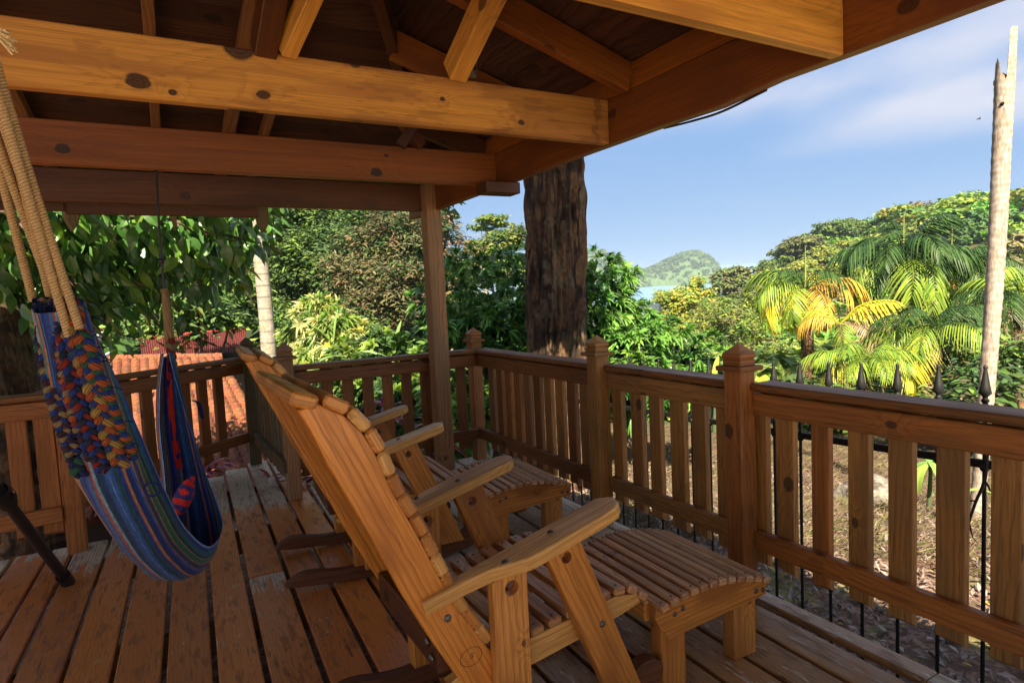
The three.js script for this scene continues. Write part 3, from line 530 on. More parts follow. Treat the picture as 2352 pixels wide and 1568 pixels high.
  const braids = [[[150, 690, -1.52], [140, 760, -1.50], [150, 850, -1.52], [185, 960, -1.55], [215, 1050, -1.58], [0, 7, 1]], [[172, 690, -1.50], [168, 770, -1.47], [200, 870, -1.50], [235, 980, -1.54], [262, 1060, -1.58], [0, 4, 6]], [[188, 765, -1.46], [206, 830, -1.46], [240, 910, -1.49], [268, 985, -1.53], [300, 1050, -1.58], [4, 3, 0]], [[165, 690, -1.50], [172, 740, -1.47], [150, 800, -1.50], [165, 900, -1.53], [190, 990, -1.56], [2, 3, 5]], [[96, 690, -1.56], [110, 760, -1.54], [112, 840, -1.54], [138, 950, -1.56], [170, 1040, -1.60], [5, 7, 0]], [[112, 690, -1.58], [100, 790, -1.57], [118, 880, -1.57], [150, 990, -1.6], [185, 1090, -1.64], [1, 9, 4]],
    [[160, 700, -1.48], [182, 800, -1.465], [216, 900, -1.485], [250, 1000, -1.53], [278, 1070, -1.57], [6, 3, 8]], [[140, 720, -1.49], [158, 820, -1.48], [182, 910, -1.51], [212, 1000, -1.54], [236, 1080, -1.59], [9, 0, 2]]];
  for (const b of braids) {
    const ms = b[b.length - 1], pts = b.slice(0, -1).map(([px, py, z]) => { const d = at(px, py, 1); return V3(d.x * z / d.z, EYE + (d.y - EYE) * z / d.z, z).sub(O); }), cv = new THREE.CatmullRomCurve3(pts), br = part('braid', tube(pts, .010, 20, 6), wool[ms[0]], Hm), n = 6.4 + 2.4 * rr();
    for (let k = 0; k < 3; k++) {
      const q = []; for (let i = 0; i <= 60; i++) { const s = i / 60, c = cv.getPointAt(s), ph = s * n * Math.PI * 2 + k * Math.PI * 2 / 3; q.push(c.clone().add(V3(Math.sin(ph) * .0098, 0, .009 * Math.sin(2 * ph) + .004))); }
      part('strand', tube(q, .0068 + .0022 * rr(), 90, 7), wool[ms[k]], br);
    }
  }
  { const gs = []; for (let i = 0; i < 110; i++) { const px = 70 + 130 * rr(), py = 690 + 330 * rr(), x2 = px + (py - 690) * .3, d = at(x2, py, 1), z = -1.5 - (py - 690) * .0002, c = V3(d.x * z / d.z, EYE + (d.y - EYE) * z / d.z, z).sub(O), a = rr() * 6.28; gs.push(tube([c, c.clone().add(V3(Math.cos(a) * .012, Math.sin(a) * .012, .012)), c.clone().add(V3(Math.cos(a) * .02 + .006, Math.sin(a) * .016 - .008, .008))], .0012, 4, 3)); } part('loose_yarn', mergeGeometries(gs), wool[0], Hm); }
  // tassel and far end
  { const c = rel(-.075, .985, -1.66), q = []; for (let i = 0; i <= 10; i++) { const a = i / 10 * Math.PI * 2; q.push(c.clone().add(V3(.014 + .016 * Math.sin(a), .004 * i / 10 + .016 * Math.cos(a), 0))); } part('loose_yarn', tube(q, .003, 20, 5), wool[0], Hm); }
  { const e = rel(.006, 1.25, -3.31), k = rel(.0, 1.505, -3.37), gs = []; for (let i = 0; i < 7; i++) { const a = i / 7 * Math.PI * 2; gs.push(tube([e.clone().add(V3(Math.cos(a) * .022, -.02, Math.sin(a) * .02)), e.clone().lerp(k, .4).add(V3(Math.cos(a + 1) * .012, 0, Math.sin(a + 1) * .012)), e.clone().lerp(k, .8).add(V3(Math.cos(a + 2) * .008, 0, Math.sin(a + 2) * .008)), k], .0068, 20, 6)); } part('rope', mergeGeometries(gs), ropeM, Hm);
    part('whipping', tube([k.clone().add(V3(0, -.085, 0)), k.clone().add(V3(.004, -.04, 0)), k.clone().add(V3(0, .004, 0))], .017, 10, 9), ropeM, Hm);
    part('cord', mergeGeometries([tube([k.clone().add(V3(0, -.01, 0)), rel(.002, 1.78, -3.39), rel(.01, 2.075, -3.42)], .0055, 12, 6), new THREE.SphereGeometry(.013, 10, 8).translate(...rel(.0, 1.64, -3.38).toArray())]), M.black, Hm);
    const tas = rel(.075, .985, -3.2), tg = []; for (let i = 0; i < 16; i++) { const a = (rr() - .5) * .05; tg.push(tube([tas, tas.clone().add(V3(.022 + a * .3, -.012, a)), tas.clone().add(V3(.028 + .012 * rr(), -.07 - .02 * rr(), a * 1.3))], .003, 6, 4)); } part('tassel', mergeGeometries(tg), wool[0], Hm); }
  for (let k = 0; k < 2; k++) { const q = []; for (let i = 0; i <= 40; i++) { const s = i / 40, y = lerp(1.27, 1.10, s), ph = s * 16 + k * Math.PI; q.push(rel(.006 + Math.sin(ph) * .0098, y, -3.325 + .02 * Math.cos(ph) + .02 * (1 - s))); } part('braid', tube(q, .013, 60, 7), wool[k ? 5 : 2], Hm); }
}
{
  const a = V3(-.56, .018, -3.90), d = at(-60, 1055, 1), z = -3.1, b = V3(d.x * z / d.z, EYE + (d.y - EYE) * z / d.z, z), L = thing('leaning_pole', 'black pole with a collar leaning on the deck at the far left', 'pole', a.toArray()), q = (t) => b.clone().sub(a).multiplyScalar(t);
  part('shaft', tube([q(0), q(.5), q(1)], .024, 12, 12), M.black, L); part('foot', tube([q(-.01), q(.07)], .033, 2, 12), M.black, L); part('collar', mergeGeometries([tube([q(.70), q(.80)], .036, 2, 12), tube([q(.735), q(.765)], .045, 2, 12)]), M.black, L);
}
// ───────────────────────── ground, sea, added terrace ─────────────────────────
function hills(x, z) {
  const d = Math.hypot(x, z), az = Math.atan2(x, -z);
  let h = -.62 - .10 * Math.max(0, d - 3) - .0 * d;
  h = lerp(h, -5 - .05 * (d - 40), sstep(d, 14, 45)); 
  // ridge on the right, rising from left to right
  const a = az * 57.3, along = sstep(a, 44, 66);
  const ridge = (3 + 13 * along) * Math.exp(-Math.pow((d - 170) / 62, 2)) * sstep(a, 40, 50) * (1 - sstep(a, 140, 170));
  const back = 5 * Math.exp(-Math.pow((d - 75) / 30, 2)) * (1 - sstep(a, 22, 34)) * sstep(a, -120, -60);
  h += (ridge + 10 * sstep(d, 60, 150) * along * Math.exp(-Math.pow((d - 170) / 90, 2))) + back * 1.3;
  if (z > 2.2) h = lerp(h, -.35, sstep(z, 2.2, 4.5));
  h = lerp(h, lerp(h, -.62, .9), 1 - sstep(d, 5, 8));
  return h + .10 * fbm(x * .5, 2, z * .5, 3) * sstep(d, 4, 9) + .8 * fbm(x * .05, 4, z * .05, 3) * sstep(d, 25, 80);
}
const gN = pnoise(301);
const groundTex = dataTex(1024, 1024, (u, v) => {
  const a = gN(u, v, 90, 90) * .5 + gN(u, v, 180, 180) * .3 + gN(u, v, 36, 36) * .2, b = gN(u, v, 8, 8) * .6 + gN(u, v, 20, 20) * .4, l = gN(u, v, 256, 128);
  let c = mix3([84, 64, 52], [136, 108, 90], sstep(a, .3, .75)); c = mix3(c, [84, 62, 48], sstep(l, .66, .8)); return mix3(c, [110, 112, 58], sstep(b, .60, .74) * .6);
}); groundTex.repeat.set(1 / 3.1, 1 / 3.1);
{
  const na = 220, nr = 110, P = [], UV = [], C = [], I = [];
  for (let i = 0; i <= nr; i++) { const d = i === 0 ? .01 : .8 * Math.pow(620 / .8, i / nr); for (let j = 0; j <= na; j++) { const a = j / na * Math.PI * 2, x = Math.sin(a) * d, z = -Math.cos(a) * d, y = hills(x, z); P.push(x, y, z); UV.push(x, z);
    const far = sstep(d, 9, 15), patio = sstep(z, 2.4, 2.7) * (d < 30 ? 1 : 0); C.push(lerp(1, .42, far), lerp(1, .62, far), lerp(1, .25, far)); if (i < nr && j < na) { const k = i * (na + 1) + j; I.push(k, k + na + 1, k + 1, k + 1, k + na + 1, k + na + 2); } } }
  const g = new THREE.BufferGeometry(); g.setAttribute('position', new THREE.Float32BufferAttribute(P, 3)); g.setAttribute('uv', new THREE.Float32BufferAttribute(UV, 2)); g.setAttribute('color', new THREE.Float32BufferAttribute(C, 3)); g.setIndex(I); g.computeVertexNormals();
  tag(part('ground', g, new THREE.MeshStandardMaterial({ map: groundTex, vertexColors: true, roughness: 1 }), scene), null, null, null, 'structure');
  // unseen pale terrace, added behind the deck to bounce sunlight under the roof
  const pt = dataTex(256, 256, (u, v) => { const k = 224 + 30 * (gN(u, v, 40, 40) - .5) + 40 * (gN(u, v, 9, 9) - .5); return [k, k * .96, k * .88]; }); pt.repeat.set(.5, .5);
  tag(part('bounce_terrace', box(-3, -.36, 12.2, 44, .3, 19), new THREE.MeshStandardMaterial({ map: pt, roughness: .9 }), scene), null, null, null, 'structure');
  // the sea lies far below the ridge line, seen between the headland and the hill
  const a0 = at(1380, 700, 700), a1 = at(1900, 690, 700), b0 = at(1200, 636, 2600), b1 = at(2200, 577, 2600); 
  const sg = new THREE.BufferGeometry(); sg.setAttribute('position', new THREE.Float32BufferAttribute([...a0.toArray(), ...a1.toArray(), ...b1.toArray(), ...b0.toArray()], 3)); sg.setAttribute('uv', new THREE.Float32BufferAttribute([0, 0, 60, 0, 60, 300, 0, 300], 2)); sg.setIndex([0, 1, 2, 0, 2, 3]); sg.computeVertexNormals();
  const wt = dataTex(256, 256, (u, v) => { const w = sstep(gN(u, v, 30, 90), .74, .82); return [lerp(92, 200, w), lerp(138, 212, w), lerp(166, 220, w)]; });
  tag(part('sea', sg, new THREE.MeshStandardMaterial({ map: wt, roughness: .35 }), scene), null, null, null, 'structure');
}
// ───────────────────────── leaves ─────────────────────────
class Leaves {
  constructor() { this.P = []; this.N = []; this.C = []; }
  // one folded leaf: base point, direction, face normal, length, width, droop, colour
  leaf(b, d, n, L, w, droop, c, seg = 2) {
    const s = V3().crossVectors(d, n).normalize(); let pl = null, pr = null, pm = null; const P = this.P, N = this.N, C = this.C;
    for (let i = 0; i <= seg; i++) {
      const t = i / seg, ww = w * .5 * (seg === 2 ? [.12, 1, .04][i] : Math.sin(Math.PI * Math.pow(t, .8)) * 1 + .03), dr = droop * t * t * L;
      const m = V3(b.x + d.x * L * t, b.y + d.y * L * t - dr, b.z + d.z * L * t), l = m.clone().addScaledVector(s, ww).addScaledVector(n, ww * .28), r = m.clone().addScaledVector(s, -ww).addScaledVector(n, ww * .28);
      if (pl) for (const [A, B, D] of [[pl, pm, l], [pm, m, l], [pm, pr, m], [pr, r, m]]) {
        if (seg === 2 && i === 2 && (D === l && A === pm || A === pr)) continue;
        const q = V3().crossVectors(B.clone().sub(A), D.clone().sub(A)).normalize(); const fl = q.dot(n) < 0; if (fl) q.negate();
        for (const v of fl ? [A, D, B] : [A, B, D]) { P.push(v.x, v.y, v.z); N.push(q.x, q.y, q.z); C.push(c[0], c[1], c[2]); }
      }
      pl = l; pr = r; pm = m;
    }
  }
  geo() { const g = new THREE.BufferGeometry(); g.setAttribute('position', new THREE.Float32BufferAttribute(this.P, 3)); g.setAttribute('normal', new THREE.Float32BufferAttribute(this.N, 3)); g.setAttribute('color', new THREE.Float32BufferAttribute(this.C, 3)); this.P = this.N = this.C = null; return g; }
}
const leafMat = (rough = .5, tr = .3) => new THREE.MeshPhysicalMaterial({ vertexColors: true, roughness: rough, transmission: tr, thickness: 0, side: THREE.DoubleSide, specularIntensity: .6 });
M.leaf = leafMat(.6, .45); M.gloss = leafMat(.36, .36); M.palm = leafMat(.42, .18); M.palm.specularIntensity = .35;
const bark = (() => {
  const n = pnoise(701), f = (u, v) => { const r = Math.abs(n(u, v, 22, 5) - .5) * 2 * .6 + Math.abs(n(u, v, 48, 12) - .5) * 2 * .4; return { r, p: n(u, v, 6, 5), s: n(u, v, 110, 60) }; };
  const map = dataTex(512, 512, (u, v) => { const s = f(u, v); let c = mix3([40, 30, 22], [122, 98, 74], sstep(s.r, .08, .5)); c = mix3(c, [84, 62, 46], s.p * .7); c = mix3(c, [112, 112, 92], sstep(n(u, v, 9, 7) * .5 + n(u, v, 40, 40) * .5, .60, .72) * .6); const k = .8 + .4 * s.s; return c.map((x) => x * k); });
  const bm = dataTex(512, 512, (u, v) => { const s = f(u, v), k = 255 * clamp(sstep(s.r, .03, .45) * .8 + .2 * s.s, 0, 1); return [k, k, k]; }, false);
  return new THREE.MeshStandardMaterial({ map, bumpMap: bm, bumpScale: .02, roughness: .95 });
})();
const twigM = new THREE.MeshStandardMaterial({ color: new THREE.Color().setRGB(.11, .08, .055), roughness: .9 });
const paleTwigM = new THREE.MeshStandardMaterial({ color: new THREE.Color().setRGB(.36, .30, .23), roughness: .9 });
const vary = (c, r, a = .25) => { const k = 1 + (r() - .5) * 2 * a, h = (r() - .5) * a * .8; return [c[0] * k * (1 + h), c[1] * k, c[2] * k * (1 - h * .5)]; };
function randDir(r) { const z = r() * 2 - 1, a = r() * Math.PI * 2, s = Math.sqrt(1 - z * z); return V3(s * Math.cos(a), z, s * Math.sin(a)); }
// foliage through the volume of a few lobes; clumps of leaves sit on and inside their surface
function crown({ seed, lobes, clumps, per, L, w, clumpR, cols, droop = .25, mode = 'spray', seg = 2, inner = .35, flat = .0, front = null, sat = true }) {
  const r = rng(seed), lv = new Leaves(); if (sat) lobes = lobes.flatMap((l) => [[l[0], l[1], l[2], l[3] * .82, l[4] * .82, l[5] * .82], ...Array.from({ length: 7 }, () => { const d = randDir(r), k = .3 + .25 * r(); return [l[0] + d.x * l[3] * .85, l[1] + d.y * l[4] * .9, l[2] + d.z * l[5] * .85, l[3] * k * 1.1, l[4] * k, l[5] * k * 1.1]; })]);
  const vol = lobes.map((l) => l[3] * l[4] + l[3] * l[5]), sum = vol.reduce((a, b) => a + b, 0), up = V3(0, 1, 0);
  for (let k = 0; k < clumps; k++) {
    let q = r() * sum, i = 0; while (i < lobes.length - 1 && q > vol[i]) q -= vol[i++];
    const [cx, cy, cz, rx, ry, rz] = lobes[i], d = randDir(r); if (d.y < -.45 && r() < .7) d.y *= -1;
    if (front && d.dot(front) < -.25 && r() < .8) d.negate().setY(Math.abs(d.y));
    const rr = 1 - inner * Math.pow(r(), 1.6), lump = 1 + .22 * noise(cx + d.x * 2.3, cy + d.y * 2.3, cz + d.z * 2.3 + seed), c = V3(cx + d.x * rx * rr * lump, cy + d.y * ry * rr * lump, cz + d.z * rz * rr * lump);
    const out = V3(d.x / rx, d.y / ry, d.z / rz).normalize(), base = cols[Math.floor(r() * cols.length)], tone = vary(base, r, .3);
    const axis = out.clone().add(up.clone().multiplyScalar(.55)).add(randDir(r).multiplyScalar(.5)).normalize();
    for (let j = 0; j < per; j++) {
      if (mode === 'rosette') {
        const a = j / per * 6.283 * 2.4 + r(), e = .25 + .9 * (j / per), t1 = V3().crossVectors(axis, Math.abs(axis.y) > .9 ? V3(1, 0, 0) : up).normalize(), t2 = V3().crossVectors(axis, t1);
        const dd = axis.clone().multiplyScalar(Math.cos(e) + .1).addScaledVector(t1, Math.cos(a) * Math.sin(e)).addScaledVector(t2, Math.sin(a) * Math.sin(e)).normalize(), n = axis.clone().addScaledVector(dd, -axis.dot(dd)).normalize(), l = L * (.7 + .5 * r());
        lv.leaf(c, dd, n, l, w * (.8 + .4 * r()), droop * (.7 + .6 * r()), vary(tone, r, .16), seg);
      } else {
        const o = randDir(r).multiplyScalar(clumpR * Math.pow(r(), .6)); o.y *= 1 - flat; const b = c.clone().add(o), dd = out.clone().multiplyScalar(.5).add(randDir(r)).setY(0).addScaledVector(up, -.1 + .5 * (r() - .4)).normalize(), n = up.clone().multiplyScalar(.9).addScaledVector(out, .7).add(randDir(r).multiplyScalar(.55)).normalize(); n.addScaledVector(dd, -n.dot(dd)).normalize();
        lv.leaf(b, dd, n, L * (.65 + .6 * r()), w * (.7 + .5 * r()), droop, vary(tone, r, .2), seg);
      }
    }
  }
  return lv.geo();
}
function limbs(base, tips, r0, seed, sub = 2) { // tapered trunk that divides towards the tips
  const r = rng(seed), gs = [], fork = base.clone().lerp(tips[0], .42).add(V3((r() - .5) * .3, 0, (r() - .5) * .3)); gs.push(taperTube([base, base.clone().lerp(fork, .5).add(V3((r() - .5) * .15, 0, (r() - .5) * .15)), fork], r0, r0 * .72, 8, 8));
  for (const t of tips) { const m = fork.clone().lerp(t, .5).add(V3((r() - .5) * .5, .15, (r() - .5) * .5)); gs.push(taperTube([fork, m, t], r0 * .6, r0 * .12, 8, 6)); for (let k = 0; k < sub; k++) { const s = m.clone().lerp(t, r() * .6), e = s.clone().add(randDir(r).multiplyScalar(t.distanceTo(fork) * .35)); gs.push(taperTube([s, s.clone().lerp(e, .5).add(V3(0, .05, 0)), e], r0 * .2, r0 * .05, 5, 5)); } }
  return mergeGeometries(gs);
}
// a tree given by lobes in world space; its group stands at the trunk's foot
function tree(name, label, category, foot, o) {
  const t = thing(name, label, category, foot.toArray(), 0, o.group); const lob = o.lobes.map(([p, rx, ry, rz]) => [p.x - foot.x, p.y - foot.y, p.z - foot.z, rx, ry, rz ?? rx]);
  const front = V3(-foot.x, .15 * foot.length(), -foot.z).normalize();
  part('trunk', limbs(V3(0, -.2, 0), lob.map((l) => V3(l[0], l[1], l[2])), o.trunk ?? .15, o.seed + 5, o.sub ?? 2), o.bark ?? twigM, t);
  part('crown', crown({ ...o, lobes: lob, front }), o.mat ?? M.leaf, t); return t;
}
const foot = (px, dist) => { const p = at(px, 800, dist); p.y = hills(p.x, p.z); return p; };
const lob = (px, py, d, rx, ry, rz) => [at(px, py, d), rx, ry, rz];
const G = { mid: [.045, .10, .018], dark: [.022, .055, .012], deep: [.014, .034, .009], yel: [.17, .20, .025], lime: [.12, .19, .025], olive: [.11, .105, .04], brown: [.16, .11, .055], lightG: [.10, .17, .04], yellow: [.42, .36, .03], gold: [.50, .30, .04], hay: [.42, .30, .16], mango: [.05, .115, .02], mangoL: [.085, .155, .028] };
for (const k in G) if (!['yellow', 'gold', 'hay'].includes(k)) { const f = k === 'mango' || k === 'mangoL' ? 2.7 : ['dark', 'deep'].includes(k) ? 1.7 : 1.6; G[k] = G[k].map((x) => Math.min(.6, x * f)); }

// near left: tree with large drooping leaves; each of the nearest leaves is a part
{
  const ft = foot(12, 6.2), t = thing('broad_leaf_tree', 'tree with large drooping dark green leaves and a mossy trunk at the far left', 'tree', ft.toArray()), r = rng(900), rel = (v) => v.clone().sub(ft);
  const tk = taperTube([rel(at(40, 925, 6.2)).setY(-.3), rel(at(30, 900, 6.2)), rel(at(8, 800, 6.2)), rel(at(-30, 700, 6.3)), rel(at(-60, 500, 6.4))], .27, .17, 26, 18);
  { const p = tk.attributes.position, nn = tk.attributes.normal; for (let i = 0; i < p.count; i++) { const k = .035 * fbm(p.getX(i) * 5, p.getY(i) * 1.6, p.getZ(i) * 5, 3); p.setXYZ(i, p.getX(i) + nn.getX(i) * k, p.getY(i), p.getZ(i) + nn.getZ(i) * k); } tk.computeVertexNormals(); }
  const bm = bark.clone(); bm.map = bark.map.clone(); bm.map.repeat.set(1.2, 2); bm.color = new THREE.Color(.75, .74, .58); part('trunk', tk, bm, t);
  const br = []; const ends = [[560, 560, 5.6], [620, 500, 6.6], [480, 660, 5.9], [380, 560, 6.6], [260, 520, 5.7], [330, 680, 6.3], [170, 600, 6.0], [450, 520, 7.2], [90, 560, 5.6], [240, 730, 5.8], [520, 620, 6.8], [600, 560, 5.9], [300, 620, 7.0], [420, 600, 6.2], [130, 690, 6.6], [20, 600, 6.6], [40, 500, 6.0]];
  const tips = ends.map(([x, y, d]) => rel(at(x, y, d))), hub = rel(at(-60, 520, 6.4));
  for (const e of tips) { const m = hub.clone().lerp(e, .5).add(V3(0, .18, 0)); br.push(taperTube([hub, m, e], .045, .008, 10, 5)); }
  part('branches', mergeGeometries(br), twigM, t);
  const shape = (k) => { const lv = new Leaves(); lv.leaf(V3(0, 0, 0), V3(1, 0, 0), V3(0, 1, 0), 1, .44, .18 + .12 * k, [1, 1, 1], 5); return lv.geo(); }, geos = [shape(0), shape(1), shape(2)];
  const mats = [[.08, .20, .03], [.05, .14, .025], [.17, .31, .04], [.11, .24, .065], [.06, .16, .036]].map((c) => new THREE.MeshPhysicalMaterial({ color: new THREE.Color().setRGB(...c), roughness: .30, transmission: .3, thickness: 0, side: THREE.DoubleSide }));
  const list = []; 
  for (let i = 0; i < 2900; i++) {
    const k = Math.floor(r() * tips.length), e = tips[k], p = hub.clone().lerp(e, .42 + .6 * Math.pow(r(), .7)).add(V3((r() - .5) * .9, .1 + (r() - .45) * .75, (r() - .5) * .9));
    const w = p.clone().add(ft); if (w.y > 2.75 || w.z > -4.95) continue; { const v = w.clone().sub(camera.position).applyQuaternion(camera.quaternion.clone().invert()), px = 1176 - v.x / v.z * FP, py = 784 + v.y / v.z * FP; if (px > 565 && py > 575 || px > 650) continue; }
    const d = V3((r() - .35) * 1.2, -.35 - .9 * r(), (r() - .4) * 1.2).normalize(), n = randDir(r).add(V3(-.2, .5, .7)).normalize(); n.addScaledVector(d, -n.dot(d)).normalize();
    const s = V3().crossVectors(n, d), L = .11 + .09 * r(), mt = new THREE.Matrix4().makeBasis(d, n, V3().crossVectors(d, n)).scale(V3(L, L, L)).setPosition(p); list.push([mt, Math.floor(r() * 3), Math.pow(r(), 1.1) * 4.6 | 0, w.length()]);
  }
  list.sort((a, b) => a[3] - b[3]);
  list.slice(0, 290).forEach(([m, g, c]) => { const q = part('leaf', geos[g], mats[c], t); q.applyMatrix4(m); });
  const rest = list.slice(290), by = [0, 1, 2, 3, 4].map((c) => rest.filter((x) => x[2] === c).map(([m, g]) => geos[g].clone().applyMatrix4(m)));
  by.forEach((g, c) => { if (g.length) tag(part('leaves', mergeGeometries(g), mats[c], t), null, null, null, 'stuff'); });
}
// ringed pale palm stem behind the red roof
const ringTex = dataTex(64, 512, (u, v) => { const ring = sstep(Math.abs(((v * 9 + .05 * gN(u, v, 6, 30)) % 1) - .5), .40, .47), k = .86 + .25 * gN(u, v, 30, 60), b = gN(u, v, 8, 14); let c = mix3([148, 142, 128], [96, 90, 82], ring * .7); c = mix3(c, [140, 130, 108], sstep(b, .55, .8) * .6); return c.map((x) => x * k); }); ringTex.repeat.set(1, .5);
{
  const b = foot(612, 13.5), t = thing('royal_palm', 'smooth pale ringed palm stem rising left of the roof post behind the railing', 'palm', b.toArray()), top = at(586, 470, 13.5).sub(b), pts = [V3(0, -.3, 0), top.clone().multiplyScalar(.5).add(V3(.04, 0, 0)), top, top.clone().multiplyScalar(1.5)];
  const g = taperTube(pts, .165, .115, 60, 16), uv = g.attributes.uv; for (let i = 0; i < uv.count; i++) uv.setXY(i, uv.getY(i), uv.getX(i) * 7.5); part('stem', g, new THREE.MeshStandardMaterial({ map: ringTex, roughness: .85 }), t);
}
// the big dark trunk beyond the back corner of the deck
{
  const D = 7.4, b = foot(1282, D), t = thing('old_tree', 'massive dark tree trunk with furrowed bark beyond the corner of the railings', 'tree', b.toArray());
  const pts = [at(1282, 1000, D), at(1279, 810, D), at(1277, 600, D), at(1271, 380, D), at(1262, 180, D), at(1255, -60, D)].map((p) => p.sub(b)); pts.unshift(V3(pts[0].x, -.4, pts[0].z));
  const g = taperTube(pts, .375, .335, 220, 120), p = g.attributes.position, n = g.attributes.normal, uv = g.attributes.uv;
  for (let i = 0; i < p.count; i++) {
    const u = uv.getY(i) * 6.2832, y = p.getY(i), cu = Math.cos(u), su = Math.sin(u);
    const ridge = Math.abs(noise(cu * 7, y * .55, su * 7)) * 1.0 + Math.abs(noise(cu * 15, y * 1.3, su * 15)) * .5 + .25 * noise(cu * 30, y * 5, su * 30), k = .11 * ridge - .045 + .05 * noise(cu * 1.5, y * .5, su * 1.5) + .03 * noise(cu * 4, y * 2.5, su * 4);
    p.setXYZ(i, p.getX(i) + n.getX(i) * k, y + n.getY(i) * k, p.getZ(i) + n.getZ(i) * k); uv.setXY(i, uv.getY(i) * 1, y * .45);
  }
  g.computeVertexNormals(); const bm = bark.clone(); bm.color = new THREE.Color(.80, .72, .62); bm.bumpScale = .045; part('trunk', g, bm, t);
  // its unseen crown; last three lobes are added sunwards to shade the trunk
  const top = pts[pts.length - 1], lobes = [[top.x + .2, top.y + 3.4, top.z - .3, 2.6, 1.5, 2.4], [top.x + 2.4, top.y + 3.0, top.z + 1.2, 1.8, 1.1, 1.8], [top.x - 2.0, top.y - .4, top.z + 2.6, 1.0, .9, 1.0], [top.x - 2.3, top.y + .9, top.z + 2.9, 1.0, .9, 1.0], [top.x - 2.5, top.y + 2.2, top.z + 3.1, 1.1, .9, 1.1]];
  part('crown', crown({ seed: 931, lobes, clumps: 620, per: 12, L: .42, w: .20, clumpR: .75, cols: [G.mid, G.dark] }), M.leaf, t);
}
